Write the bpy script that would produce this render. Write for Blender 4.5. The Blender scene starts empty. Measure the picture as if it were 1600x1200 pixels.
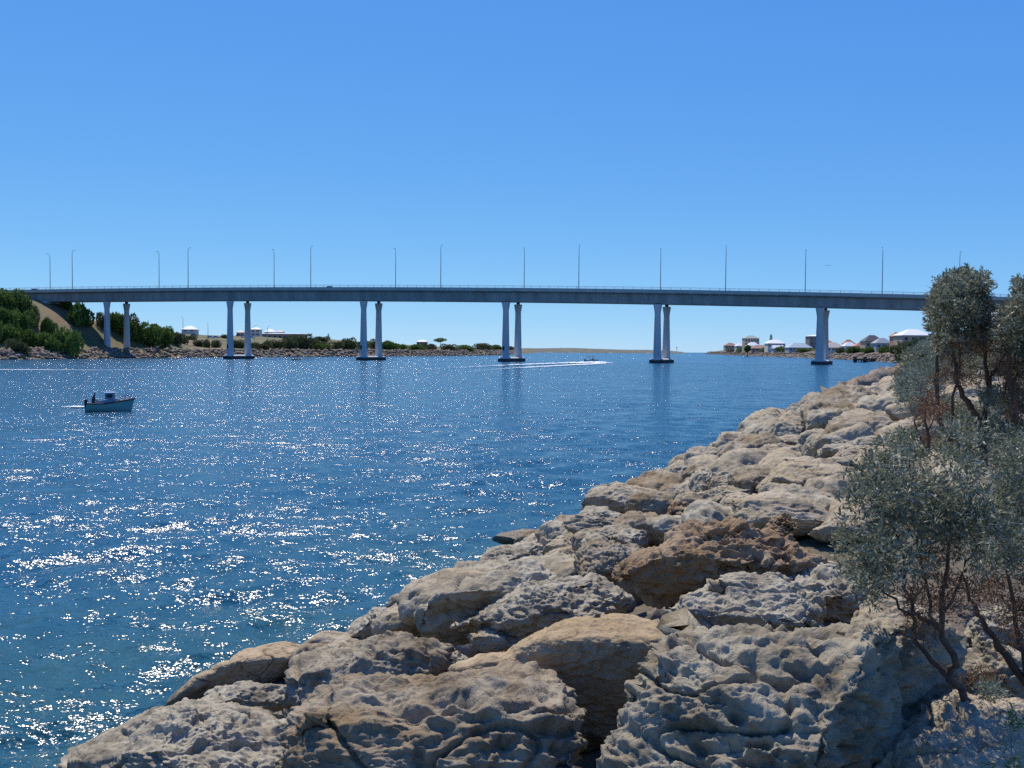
import bpy, math, random
import numpy as np
from mathutils import Matrix, Vector
random.seed(7); RNG = np.random.default_rng(7)
scn = bpy.context.scene; COL = scn.collection

# ---------------------------------------------------------------- camera
F, EYE, ROLL, PITCH = 1550.0, 4.8, 0.007, math.atan(54/1550)
cr, sr, cp, sp = math.cos(ROLL), math.sin(ROLL), math.cos(PITCH), math.sin(PITCH)
def ray(x, y):
    u = (x-800)/F; v = -(y-600)/F
    a = u*cr-v*sr; b = u*sr+v*cr
    return np.array([a, cp+b*sp, -sp+b*cp])
cam = bpy.data.cameras.new('camera'); camo = bpy.data.objects.new('camera', cam); COL.objects.link(camo)
cam.sensor_width = 36; cam.lens = F/1600*36; cam.clip_start = .1; cam.clip_end = 60000
rx = Vector((cr, sr*sp, sr*cp)); uy = Vector((-sr, cr*sp, cr*cp)); bz = -Vector((0, cp, -sp))
camo.matrix_world = Matrix(((rx.x, uy.x, bz.x, 0), (rx.y, uy.y, bz.y, 0), (rx.z, uy.z, bz.z, EYE), (0, 0, 0, 1)))
scn.camera = camo
# ---------------------------------------------------------------- light
SUN_EL, SUN_AZ = math.radians(58), math.radians(-20)      # azimuth from +Y, negative to the west of the view
w = bpy.data.worlds.new('World'); scn.world = w; w.use_nodes = True
nt = w.node_tree; bg = nt.nodes['Background']
sky = nt.nodes.new('ShaderNodeTexSky'); sky.sky_type = 'NISHITA'; sky.sun_disc = False
sky.sun_elevation = SUN_EL; sky.sun_rotation = SUN_AZ
sky.air_density = 0.6; sky.dust_density = 0.0; sky.ozone_density = 8.0; sky.altitude = 0
# the camera's colour response to the sky: one even grade of the whole dome (deeper blue, flatter gradient)
v1 = nt.nodes.new('ShaderNodeVectorMath'); v1.operation = 'SCALE'; v1.inputs['Scale'].default_value = .1; nt.links.new(sky.outputs[0], v1.inputs[0])
sep = nt.nodes.new('ShaderNodeSeparateXYZ'); nt.links.new(v1.outputs[0], sep.inputs[0]); v2 = nt.nodes.new('ShaderNodeCombineXYZ')
for k, (g_, a_) in enumerate(((.86, 7.0), (.60, 8.15), (.22, 9.7))):
    pw = nt.nodes.new('ShaderNodeMath'); pw.operation = 'POWER'; pw.inputs[1].default_value = g_; nt.links.new(sep.outputs[k], pw.inputs[0])
    ml = nt.nodes.new('ShaderNodeMath'); ml.operation = 'MULTIPLY'; ml.inputs[1].default_value = a_; nt.links.new(pw.outputs[0], ml.inputs[0]); nt.links.new(ml.outputs[0], v2.inputs[k])
nt.links.new(v2.outputs[0], bg.inputs[0]); bg.inputs[1].default_value = 0.1
sd = bpy.data.lights.new('sun', 'SUN'); sd.energy = 5.0; sd.angle = math.radians(.53); sd.color = (1, .93, .82)
so = bpy.data.objects.new('sun', sd); COL.objects.link(so)
sdir = Vector((math.sin(SUN_AZ)*math.cos(SUN_EL), math.cos(SUN_AZ)*math.cos(SUN_EL), math.sin(SUN_EL)))
so.rotation_euler = sdir.to_track_quat('Z', 'Y').to_euler(); so.location = sdir*500
scn.view_settings.view_transform = 'Standard'; scn.view_settings.look = 'None'
scn.view_settings.exposure = 0.0; scn.view_settings.gamma = 1; scn.view_settings.use_curve_mapping = False
scn.render.engine = 'CYCLES'
scn.cycles.use_denoising = False
scn.cycles.max_bounces = 6; scn.cycles.diffuse_bounces = 2; scn.cycles.glossy_bounces = 3; scn.cycles.transparent_max_bounces = 12
scn.cycles.sample_clamp_indirect = 3.0

# ---------------------------------------------------------------- helpers
def at_z(x, y, z=0.0):
    d = ray(x, y); return np.array([0, 0, EYE])+d*((EYE-z)/-d[2])
def at_y(x, y, Y):
    d = ray(x, y); return np.array([0, 0, EYE])+d*(Y/d[1])
def hit(x, y, H, r0=2.0, r1=3000.0):
    """first point of the pixel's ray that is under the height function H(X,Y)"""
    d = ray(x, y); s = np.geomspace(r0, r1, 700)
    for _ in range(2):
        p = np.array([0, 0, EYE])+d*s[:, None]; u = np.nonzero(p[:, 2] <= H(p[:, 0], p[:, 1]))[0]
        if len(u) == 0: return None
        k = u[0]
        if k == 0: break
        s = np.linspace(s[k-1], s[k], 60)
    return p[k]

_P = RNG.permutation(256); _P = np.concatenate([_P, _P, _P])
_G = RNG.normal(size=(256, 3)); _G /= np.linalg.norm(_G, axis=1)[:, None]
def perlin(p):
    i = np.floor(p).astype(int); f = p-i; i &= 255
    u = f*f*f*(f*(f*6-15)+10); r = 0
    for dx in (0, 1):
        wx = u[:, 0] if dx else 1-u[:, 0]
        for dy in (0, 1):
            wy = u[:, 1] if dy else 1-u[:, 1]
            for dz in (0, 1):
                wz = u[:, 2] if dz else 1-u[:, 2]
                g = _G[_P[_P[_P[i[:, 0]+dx]+i[:, 1]+dy]+i[:, 2]+dz]]
                r = r+wx*wy*wz*(g*(f-np.array([dx, dy, dz]))).sum(1)
    return r*1.6
def fbm(p, o=4, g=.5):
    r = 0; a = 1
    for k in range(o): r = r+a*perlin(p*2**k+k*7.3); a *= g
    return r
def ridged(p, o=3):
    r = 0; a = 1
    for k in range(o): r = r+a*(1-2*np.abs(perlin(p*2**k+k*3.1))); a *= .5
    return r
def worley(p, ids=False):
    i = np.floor(p).astype(int); best = np.full(len(p), 9.0); second = best.copy(); cid = np.zeros(len(p), int)
    for dx in (-1, 0, 1):
        for dy in (-1, 0, 1):
            for dz in (-1, 0, 1):
                c = i+np.array([dx, dy, dz]); k = c & 255
                hsh = _P[_P[_P[k[:, 0]]+k[:, 1]]+k[:, 2]]
                d = np.linalg.norm(c+.5+.45*_G[hsh]-p, axis=1)
                cid = np.where(d < best, hsh, cid); second = np.where(d < best, best, np.minimum(second, d)); best = np.minimum(best, d)
    return (best, second, cid) if ids else (best, second)

def mesh_np(name, V, Fc, smooth=False):
    """V (n,3); Fc (m,k) with one face size, or a list of such arrays"""
    Fs = Fc if isinstance(Fc, list) else [Fc]
    Fs = [np.asarray(f, dtype=np.int32) for f in Fs if len(f)]
    me = bpy.data.meshes.new(name); V = np.asarray(V, dtype=np.float32)
    me.vertices.add(len(V)); me.vertices.foreach_set('co', V.ravel())
    L = np.concatenate([f.ravel() for f in Fs]); tot = np.concatenate([np.full(len(f), f.shape[1], dtype=np.int32) for f in Fs])
    me.loops.add(len(L)); me.loops.foreach_set('vertex_index', L)
    me.polygons.add(len(tot)); st = np.concatenate([[0], np.cumsum(tot)[:-1]]).astype(np.int32)
    me.polygons.foreach_set('loop_start', st); me.polygons.foreach_set('loop_total', tot)
    if smooth: me.polygons.foreach_set('use_smooth', np.ones(len(tot), dtype=bool))
    me.update(calc_edges=True); return me
def link(name, me, mat=None, parent=None):
    o = bpy.data.objects.new(name, me); COL.objects.link(o)
    if mat is not None and me is not None and len(me.materials) == 0: me.materials.append(mat)
    if parent is not None: o.parent = parent
    return o
def tag(o, label, cat=None, group=None, kind=None):
    if label: o['label'] = label
    if cat: o['category'] = cat
    if group: o['group'] = group
    if kind: o['kind'] = kind
    return o
def empty(name, loc, rz=0.0):
    o = bpy.data.objects.new(name, None); COL.objects.link(o); o.location = [float(v) for v in loc]; o.rotation_euler = (0, 0, rz); o.empty_display_size = .2
    return o
def copy_tree(o, parent=None):
    c = o.copy(); COL.objects.link(c); c.parent = parent
    for ch in list(o.children): copy_tree(ch, c)
    return c
class MB:
    def __init__(s): s.v = []; s.f = []
    def add(s, V, Fc):
        b = len(s.v); s.v += [tuple(map(float, p)) for p in V]; s.f += [tuple(i+b for i in q) for q in Fc]; return s
    def box(s, x0, x1, y0, y1, z0, z1):
        return s.add([(x0, y0, z0), (x1, y0, z0), (x1, y1, z0), (x0, y1, z0), (x0, y0, z1), (x1, y0, z1), (x1, y1, z1), (x0, y1, z1)],
                     [(3, 2, 1, 0), (4, 5, 6, 7), (0, 1, 5, 4), (1, 2, 6, 5), (2, 3, 7, 6), (3, 0, 4, 7)])
    def loft(s, rings, cap=True, closed=True):
        n = len(rings[0]); V = [p for r in rings for p in r]; Fc = []
        for i in range(len(rings)-1):
            for j in range(n if closed else n-1):
                k = (j+1) % n
                Fc.append((i*n+j, i*n+k, (i+1)*n+k, (i+1)*n+j))
        if cap and closed: Fc += [tuple(range(n-1, -1, -1)), tuple(range((len(rings)-1)*n, len(rings)*n))]
        return s.add(V, Fc)
    def tube(s, pts, rad, n=6):
        pts = [np.array(p, float) for p in pts]; rings = []
        rad = rad if hasattr(rad, '__len__') else [rad]*len(pts)
        for i, p in enumerate(pts):
            t = pts[min(i+1, len(pts)-1)]-pts[max(i-1, 0)]; t = t/(np.linalg.norm(t)+1e-9)
            a = np.cross(t, [0, 0, 1] if abs(t[2]) < .9 else [1, 0, 0]); a /= np.linalg.norm(a); b = np.cross(t, a)
            rings.append([p+rad[i]*(math.cos(q)*a+math.sin(q)*b) for q in np.linspace(0, 2*math.pi, n, endpoint=False)])
        return s.loft(rings)
    def build(s, name, mat, parent=None, smooth=False):
        me = bpy.data.meshes.new(name); me.from_pydata(s.v, [], s.f)
        if smooth: me.polygons.foreach_set('use_smooth', [True]*len(me.polygons))
        me.update(); return link(name, me, mat, parent)

_ICO = {}
def ico(sub):
    if sub not in _ICO:
        t = (1+5**.5)/2
        V = [(-1, t, 0), (1, t, 0), (-1, -t, 0), (1, -t, 0), (0, -1, t), (0, 1, t), (0, -1, -t), (0, 1, -t), (t, 0, -1), (t, 0, 1), (-t, 0, -1), (-t, 0, 1)]
        Fc = np.array([(0, 11, 5), (0, 5, 1), (0, 1, 7), (0, 7, 10), (0, 10, 11), (1, 5, 9), (5, 11, 4), (11, 10, 2), (10, 7, 6), (7, 1, 8), (3, 9, 4), (3, 4, 2), (3, 2, 6), (3, 6, 8), (3, 8, 9), (4, 9, 5), (2, 4, 11), (6, 2, 10), (8, 6, 7), (9, 8, 1)])
        V = np.array(V, float); V /= np.linalg.norm(V, axis=1)[:, None]
        for _ in range(sub):
            E = np.sort(np.concatenate([Fc[:, [0, 1]], Fc[:, [1, 2]], Fc[:, [2, 0]]]), axis=1)
            U, inv = np.unique(E, axis=0, return_inverse=True); inv = inv.reshape(-1)
            M = V[U[:, 0]]+V[U[:, 1]]; M /= np.linalg.norm(M, axis=1)[:, None]
            n = len(Fc); ab, bc, ca = inv[:n]+len(V), inv[n:2*n]+len(V), inv[2*n:]+len(V)
            V = np.concatenate([V, M])
            Fc = np.concatenate([np.stack([Fc[:, 0], ab, ca], 1), np.stack([Fc[:, 1], bc, ab], 1), np.stack([Fc[:, 2], ca, bc], 1), np.stack([ab, bc, ca], 1)])
        _ICO[sub] = (V, Fc)
    return _ICO[sub]
def vnormals(V, Fc):
    n = np.cross(V[Fc[:, 1]]-V[Fc[:, 0]], V[Fc[:, 2]]-V[Fc[:, 0]]); N = np.zeros_like(V)
    for k in range(3):
        for c in range(3): N[:, c] += np.bincount(Fc[:, k], n[:, c], len(V))
    return N/(np.linalg.norm(N, axis=1)[:, None]+1e-12)

# ---------------------------------------------------------------- materials
def mat_new(name):
    m = bpy.data.materials.new(name); m.use_nodes = True; n = m.node_tree
    return m, n, n.nodes['Principled BSDF']
def N(nt, typ, **kw):
    n = nt.nodes.new(typ)
    for k, v in kw.items():
        if k.startswith('i_'): n.inputs[k[2:].replace('_', ' ')].default_value = v
        else: setattr(n, k, v)
    return n
def ramp(nt, fac, stops):
    r = nt.nodes.new('ShaderNodeValToRGB'); nt.links.new(fac, r.inputs[0]); e = r.color_ramp.elements
    while len(e) < len(stops): e.new(.5)
    for k, (p, c) in enumerate(stops): e[k].position = p; e[k].color = (*c, 1) if len(c) == 3 else c
    return r.outputs[0]
def noise(nt, vec, scale, detail=5, rough=.6, dist=0.0):
    n = nt.nodes.new('ShaderNodeTexNoise'); n.inputs['Scale'].default_value = scale; n.inputs['Detail'].default_value = detail
    n.inputs['Roughness'].default_value = rough; n.inputs['Distortion'].default_value = dist
    if vec is not None: nt.links.new(vec, n.inputs['Vector'])
    return n
def mix(nt, fac, a, b, mode='MIX'):
    m = nt.nodes.new('ShaderNodeMix'); m.data_type = 'RGBA'; m.blend_type = mode
    for s, v in ((m.inputs[0], fac), (m.inputs[6], a), (m.inputs[7], b)):
        if isinstance(v, (int, float)): s.default_value = v
        elif isinstance(v, tuple): s.default_value = (*v, 1)
        else: nt.links.new(v, s)
    return m.outputs[2]
def bump(nt, bsdf, h, strength, dist):
    b = nt.nodes.new('ShaderNodeBump'); b.inputs['Strength'].default_value = strength; b.inputs['Distance'].default_value = dist
    nt.links.new(h, b.inputs['Height']); nt.links.new(b.outputs[0], bsdf.inputs['Normal'])
def simple(name, c, rough=.6, var=.15, scale=2.0, metal=0.0):
    m, t, b = mat_new(name); g = N(t, 'ShaderNodeTexCoord')
    n = noise(t, g.outputs['Object'], scale)
    d = tuple(max(0, v*(1-var)) for v in c); l = tuple(min(1, v*(1+var)) for v in c)
    t.links.new(ramp(t, n.outputs[0], [(.3, d), (.7, l)]), b.inputs['Base Color'])
    b.inputs['Roughness'].default_value = rough; b.inputs['Metallic'].default_value = metal
    b.inputs['Specular IOR Level'].default_value = .3
    return m
def rock_mat(name, light, mid, dark, stain, stain_lo=.58):
    m, t, b = mat_new(name); pos = N(t, 'ShaderNodeNewGeometry').outputs['Position']
    big = noise(t, pos, .8, 6, .62, .5); med = noise(t, pos, 2.6, 7, .68, .4); fine = noise(t, pos, 45, 4, .7)
    c = ramp(t, med.outputs[0], [(.30, dark), (.43, mid), (.58, light)])
    c = mix(t, ramp(t, big.outputs[0], [(stain_lo-.10, (0, 0, 0)), (stain_lo+.10, (.8, .8, .8))]), c, stain)
    lich = noise(t, pos, 9, 7, .75, .8)
    c = mix(t, ramp(t, lich.outputs[0], [(.53, (0, 0, 0)), (.66, (.85, .85, .85))]), c, tuple(v*.42 for v in mid))
    c = mix(t, .35, c, ramp(t, fine.outputs[0], [(.3, (.35, .35, .35)), (.7, (.66, .66, .66))]), 'OVERLAY')
    sz = N(t, 'ShaderNodeSeparateXYZ'); t.links.new(pos, sz.inputs[0]); wz = N(t, 'ShaderNodeMath', operation='MULTIPLY_ADD'); t.links.new(big.outputs[0], wz.inputs[0]); wz.inputs[1].default_value = -.9; t.links.new(sz.outputs['Z'], wz.inputs[2])
    wet = ramp(t, wz.outputs[0], [(0, (1, 1, 1)), (.08, (0, 0, 0))]); c = mix(t, wet, c, tuple(v*.5 for v in mid))      # tide mark
    rg = N(t, 'ShaderNodeMath', operation='MULTIPLY_ADD'); t.links.new(wet, rg.inputs[0]); rg.inputs[1].default_value = -.5; rg.inputs[2].default_value = .95; t.links.new(rg.outputs[0], b.inputs['Roughness'])
    t.links.new(c, b.inputs['Base Color']); b.inputs['Specular IOR Level'].default_value = .2
    a = noise(t, pos, 9, 10, .66, .5)
    bump(t, b, a.outputs[0], .9, .045)
    return m
M_GREY = rock_mat('grey limestone', (.44, .39, .285), (.31, .265, .185), (.105, .09, .064), (.32, .25, .15), .62)
M_LEDGE = rock_mat('weathered dark limestone', (.37, .325, .235), (.245, .205, .14), (.075, .064, .044), (.23, .17, .095), .56)
M_PALE = rock_mat('pale limestone', (.46, .385, .27), (.35, .285, .19), (.15, .125, .09), (.37, .285, .16), .60)
M_TAN = rock_mat('pink tan limestone', (.46, .35, .215), (.385, .285, .17), (.26, .185, .11), (.36, .245, .12), .62)
M_BROWN = rock_mat('brown honeycomb limestone', (.36, .26, .16), (.25, .165, .09), (.11, .075, .042), (.31, .19, .085), .58)
M_RUST = rock_mat('rust stained limestone', (.37, .315, .225), (.255, .205, .135), (.10, .082, .055), (.23, .15, .07), .57)
M_RUBBLE = rock_mat('rubble', (.30, .245, .19), (.20, .16, .12), (.10, .085, .065), (.19, .14, .095), .55)
def foliage_mat(name, c0, c1, c2, rough=.45, trans=.25):
    m, t, b = mat_new(name); at = N(t, 'ShaderNodeAttribute', attribute_name='tint')
    c = ramp(t, at.outputs['Fac'], [(0, c0), (.5, c1), (1, c2)])
    t.links.new(c, b.inputs['Base Color']); b.inputs['Roughness'].default_value = rough; b.inputs['Specular IOR Level'].default_value = .2
    tr = N(t, 'ShaderNodeBsdfTranslucent'); t.links.new(c, tr.inputs[0]); ms = N(t, 'ShaderNodeMixShader'); ms.inputs[0].default_value = trans
    t.links.new(b.outputs[0], ms.inputs[1]); t.links.new(tr.outputs[0], ms.inputs[2]); t.links.new(ms.outputs[0], t.nodes['Material Output'].inputs[0])
    return m
M_OLIVE = foliage_mat('grey olive leaves', (.085, .095, .045), (.20, .205, .125), (.38, .375, .27), .45, .25)
M_BLUE = foliage_mat('blue grey leaves', (.10, .125, .085), (.19, .22, .165), (.31, .34, .27), .5, .2)
M_DEAD = foliage_mat('dead brown leaves', (.07, .038, .024), (.155, .08, .045), (.27, .15, .075), .6, .25)
M_LIME = foliage_mat('fresh green leaves', (.06, .10, .02), (.13, .19, .04), (.22, .28, .07), .45, .35)
M_BUSH = foliage_mat('dark green bush leaves', (.05, .085, .018), (.12, .19, .04), (.22, .30, .065), .55, .25)
M_BUSH2 = foliage_mat('dull green bush leaves', (.055, .068, .025), (.11, .13, .05), (.20, .21, .09), .6, .2)
M_BARK = simple('bark', (.10, .065, .045), .9, .4, 30)
M_TWIG = simple('pale twig', (.28, .22, .17), .9, .3, 30)

# ---------------------------------------------------------------- land
def interp(x, pts): return np.interp(x, [p[0] for p in pts], [p[1] for p in pts])
def signed(poly, X, Y):
    """distance to a polyline, positive on its right-hand side"""
    X = np.atleast_1d(np.asarray(X, float)); Y = np.atleast_1d(np.asarray(Y, float)); best = np.full(X.shape, 1e9); sg = np.zeros(X.shape)
    for (ax, ay), (bx, by) in zip(poly[:-1], poly[1:]):
        dx, dy = bx-ax, by-ay; t = np.clip(((X-ax)*dx+(Y-ay)*dy)/(dx*dx+dy*dy), 0, 1)
        px, py = X-(ax+t*dx), Y-(ay+t*dy); d = np.hypot(px, py); s = px*dy-py*dx
        u = d < best-1e-9; best = np.where(u, d, best); sg = np.where(u, np.sign(s), sg)
    return best*np.where(sg == 0, 1, sg)
SHORE = [(-26, -38), (-12, -4.4), (-4.6, 13.5), (-2, 19.5), (2.4, 30.6), (8.6, 46), (29, 92), (72, 186), (118, 290), (152, 370), (171, 443), (196, 563), (221, 729), (234, 908), (290, 1500), (340, 1600), (1200, 1700)]
def sstep(x, a, b):
    t = np.clip((x-a)/(b-a), 0, 1); return t*t*(3-2*t)
def bank_base(X, Y):
    d = signed(SHORE, X, Y)
    near = interp(d, [(-12, -4), (-4, -1.9), (0, -.35), (2, .55), (5, 1.8), (8, 2.75), (11, 2.95), (20, 3.1), (60, 3.4), (200, 4)])
    far = interp(d, [(-12, -4), (0, -.3), (6, 3), (12, 3.5), (20, 5.2), (35, 6.6), (60, 8.2), (130, 9.5), (400, 11)])
    k = sstep(np.atleast_1d(Y), 40, 140)
    return near*(1-k)+far*k
def bank(X, Y): return float(bank_base(X, Y)[0])
LEFT = [(1500, 3000), (300, 2600), (60, 1900), (31, 1400), (-10.7, 815), (-45, 696), (-94, 584), (-126, 528), (-159, 440), (-178, 345), (-190, 290), (-215, 180)]
RIDGE = [(-260, 27), (0, 26.5), (60, 25), (90, 24.5), (130, 18), (180, 14), (240, 12), (290, 13), (340, 12.5), (480, 12), (560, 10), (620, 8.2), (700, 6), (790, 4.4), (840, 3.4), (900, 3)]
def left_base(X, Y):
    X = np.atleast_1d(np.asarray(X, float)); Y = np.atleast_1d(np.asarray(Y, float))
    d = signed(LEFT, X, Y); px = 800+F*X/np.maximum(Y, 1)
    h = interp(d, [(-30, -6), (-3, -1), (0, -.2), (7, 3.4), (12, 3.9), (17, 7.5), (24, 13.5), (34, 19.5), (46, 25), (80, 27)])
    low = interp(d, [(-30, -6), (-3, -1), (0, -.2), (7, 3.2), (12, 3.6), (30, 5), (70, 9), (120, 13), (400, 16)])
    r = interp(px, RIDGE); k = sstep(px, 215, 300)
    hill = np.where(h > 3.5, np.minimum(h, np.maximum(r, 3.5)), h); flat = np.where(low > 3.5, np.minimum(low, np.maximum(r, 3.5)), low)
    return hill*(1-k)+flat*k
def left(X, Y): return float(left_base(X, Y)[0])

def polar(H, az0, az1, na, r0, r1, nr, amp, wl, keep=-3.0):
    az = np.radians(np.linspace(az0, az1, na)); r = np.geomspace(r0, r1, nr)
    A, R = np.meshgrid(az, r); X = (R*np.sin(A)).ravel(); Y = (R*np.cos(A)).ravel(); Z = H(X, Y)
    P = np.stack([X, Y, np.zeros_like(X)], 1)
    Z = Z+amp*fbm(P/wl, 4)*np.clip(Z+.6, 0, 1)
    i = np.arange(nr-1)[:, None]*na+np.arange(na-1)[None]; Q = np.stack([i, i+1, i+na+1, i+na], -1).reshape(-1, 4)
    Q = Q[(Z[Q] > keep).any(1)]
    u, inv = np.unique(Q, return_inverse=True)
    return np.stack([X, Y, Z], 1)[u], inv.reshape(-1, 4)[:, ::-1]
m, t, b = mat_new('bank soil'); pos = N(t, 'ShaderNodeNewGeometry').outputs['Position']
n1 = noise(t, pos, .35, 6, .65); n2 = noise(t, pos, 6, 6, .7)
c = ramp(t, n1.outputs[0], [(.35, (.085, .07, .05)), (.5, (.14, .11, .075)), (.65, (.075, .075, .035))])
c = mix(t, .5, c, ramp(t, n2.outputs[0], [(.3, (.3, .3, .3)), (.7, (.7, .7, .7))]), 'OVERLAY')
t.links.new(c, b.inputs['Base Color']); b.inputs['Roughness'].default_value = .95; bump(t, b, n2.outputs[0], .8, .08); M_SOIL = m
V, Q = polar(lambda X, Y: bank_base(X, Y)-.5*(1-sstep(Y, 25, 70))*np.clip((bank_base(X, Y)-.5)/.8, 0, 1)*(1-sstep(signed(SHORE, X, Y), 6.5, 8.5)), -85, 66, 420, 1.1, 2600, 300, .10, .9)
tag(link('river_bank', mesh_np('river_bank', V, Q, True), M_SOIL), 'rubble and sandy soil bank under the boulders and houses', kind='structure')
m, t, b = mat_new('sandy scrub'); pos = N(t, 'ShaderNodeNewGeometry').outputs['Position']
n1 = noise(t, pos, .05, 6, .65); n2 = noise(t, pos, .6, 6, .75)
c = ramp(t, n1.outputs[0], [(.40, (.17, .115, .06)), (.5, (.15, .125, .055)), (.58, (.085, .095, .035))])
c = mix(t, .6, c, ramp(t, n2.outputs[0], [(.3, (.28, .28, .28)), (.7, (.72, .72, .72))]), 'OVERLAY')
t.links.new(c, b.inputs['Base Color']); b.inputs['Roughness'].default_value = .95; bump(t, b, n2.outputs[0], .7, .5); M_SCRUB = m
V, Q = polar(left_base, -46, 4, 360, 250, 2600, 150, .5, 14)
tag(link('left_shore_hill', mesh_np('left_shore_hill', V, Q, True), M_SCRUB), 'sandy scrub covered hill and flat beyond the channel', kind='structure')
# far sand spit
def spit_base(X, Y):
    px = 800+F*X/Y; yy = Y-1780
    h = interp(px, [(700, 6.4), (830, 6.8), (900, 7.2), (960, 6.2), (1010, 5.2), (1045, 4.2), (1066, 2.2), (1074, -2)])
    pr = interp(yy, [(-140, -.35), (-120, .02), (-100, .3), (-30, .85), (60, 1.05), (200, .9), (420, -.3)])
    n = fbm(np.stack([X/60, Y/60, 0*X], 1), 4)
    return np.where(pr > 0, h*pr*(1+.22*n), pr*6)
m, t, b = mat_new('dune sand and scrub'); pos = N(t, 'ShaderNodeNewGeometry').outputs['Position']
mp = N(t, 'ShaderNodeMapping'); mp.inputs['Scale'].default_value = (.07, .07, .5); t.links.new(pos, mp.inputs[0]); n1 = noise(t, mp.outputs[0], 1, 5, .7)
c = ramp(t, n1.outputs[0], [(.50, (.09, .09, .06)), (.60, (.14, .125, .09)), (.66, (.40, .34, .25))])
t.links.new(c, b.inputs['Base Color']); b.inputs['Roughness'].default_value = .95; M_DUNE = m
V, Q = polar(spit_base, -4, 11, 240, 1560, 2300, 60, .0, 10, -2)
tag(link('sand_spit_terrain', mesh_np('sand_spit', V, Q, True), M_DUNE), 'low sandy spit with dune scrub at the channel mouth', kind='structure')

# ---------------------------------------------------------------- water
az = np.concatenate([np.radians(np.linspace(-70, -31, 40)), np.radians(np.linspace(-30.6, 31, 560)), np.radians(np.linspace(32, 62, 16))])
r = np.concatenate([np.geomspace(4, 260, 410), np.geomspace(266, 16000, 60)])
A, R = np.meshgrid(az, r); X = (R*np.sin(A)).ravel(); Y = (R*np.cos(A)).ravel(); RR = R.ravel(); Z = np.zeros_like(X)
space = np.maximum(RR*(260/4)**(1/409)-RR, RR*.0019)
wr = np.random.default_rng(3)
for k in range(70):
    lam = .35*(11 ** wr.random()); th = math.radians(-62+wr.normal()*38); kk = 2*math.pi/lam
    amp = .0050*lam**.95*(.6+.8*wr.random())
    fade = np.clip((lam/space-2.6)/2.5, 0, 1)
    ph = kk*(X*math.cos(th)+Y*math.sin(th))+wr.random()*6.28
    s_ = np.sin(ph); Z += amp*fade*(s_+.25*np.cos(2*ph))
Z *= .85+.5*perlin(np.stack([X/9, Y/9, 0*X], 1))
na = len(az); i = np.arange(len(r)-1)[:, None]*na+np.arange(na-1)[None]; Q = np.stack([i, i+na, i+na+1, i+1], -1).reshape(-1, 4)[:, ::-1]
dsh = signed(SHORE, X, Y); dl = signed(LEFT, X, Y)
Q = Q[((dsh[Q] < 9).all(1)) & ((dl[Q] < 30).all(1))]
u, inv = np.unique(Q, return_inverse=True); Q = inv.reshape(-1, 4); V = np.stack([X, Y, Z], 1)[u]
m, t, b = mat_new('channel water'); geo = N(t, 'ShaderNodeNewGeometry'); pos = geo.outputs['Position']
acc = geo.outputs['Normal']
for sc, st, ax in ((.45, .6, 2.2), (2.2, 1.05, 2.0), (9, 1.5, 1.7), (27, 1.55, 1.4)):
    mp = N(t, 'ShaderNodeMapping'); mp.inputs['Rotation'].default_value = (0, 0, math.radians(-24)); mp.inputs['Scale'].default_value = (sc/ax, sc, sc); t.links.new(pos, mp.inputs[0])
    nn = noise(t, mp.outputs[0], 1.0, 2, .5)
    s1 = N(t, 'ShaderNodeVectorMath', operation='SUBTRACT'); t.links.new(nn.outputs['Color'], s1.inputs[0]); s1.inputs[1].default_value = (.5, .5, .5)
    s2 = N(t, 'ShaderNodeVectorMath', operation='MULTIPLY'); t.links.new(s1.outputs[0], s2.inputs[0]); s2.inputs[1].default_value = (st*.75, st, 0)
    s3 = N(t, 'ShaderNodeVectorMath', operation='ADD'); t.links.new(acc, s3.inputs[0]); t.links.new(s2.outputs[0], s3.inputs[1]); acc = s3.outputs[0]
nm = N(t, 'ShaderNodeVectorMath', operation='NORMALIZE'); t.links.new(acc, nm.inputs[0]); t.links.new(nm.outputs[0], b.inputs['Normal'])
depth = N(t, 'ShaderNodeAttribute', attribute_name='shallow'); pn = noise(t, pos, .16, 4, .6)
mm = N(t, 'ShaderNodeMath', operation='MULTIPLY'); t.links.new(depth.outputs['Fac'], mm.inputs[0]); t.links.new(ramp(t, pn.outputs[0], [(.38, (.15, .15, .15)), (.62, (1, 1, 1))]), mm.inputs[1])
c = mix(t, mm.outputs[0], (.006, .066, .120), (.022, .078, .078))
t.links.new(c, b.inputs['Base Color']); b.inputs['Roughness'].default_value = .18; b.inputs['IOR'].default_value = 1.33
me = mesh_np('water', V, Q, True); sh = np.clip(1-(-dsh[u]-.5)/8, 0, 1)*np.clip(1.6-RR[u]/24, 0, 1)
at = me.attributes.new('shallow', 'FLOAT', 'POINT'); at.data.foreach_set('value', sh.astype(np.float32))
tag(link('channel_water', me, m), 'wind rippled blue channel water with sun glitter', kind='structure')

# ---------------------------------------------------------------- boulders
def star_radius(u, v, phi):
    a = np.arctan2(v, u); rr = np.hypot(u, v); o = np.argsort(a); a = a[o]; rr = rr[o]
    A = np.concatenate([a-2*math.pi, a, a+2*math.pi]); Rr = np.concatenate([rr, rr, rr])
    g = np.linspace(-math.pi, math.pi, 361); val = np.interp(g, A, Rr)
    k = np.array([1, 2, 3, 4, 3, 2, 1.]); k /= k.sum(); val = np.convolve(np.concatenate([val[-4:-1], val, val[1:4]]), k, 'valid')
    return np.interp(phi, g, val)
TEX = {   # amplitudes in metres: lump, ridge, pits, crumb, ledges
    'grey': (.04, .026, .035, .020, .0), 'ledge': (.04, .026, .045, .022, .022), 'pale': (.035, .024, .022, .016, .0), 'tan': (.03, .018, .006, .011, .0), 'brown': (.06, .040, .110, .024, .0), 'rust': (.04, .028, .045, .022, .014)}
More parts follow.
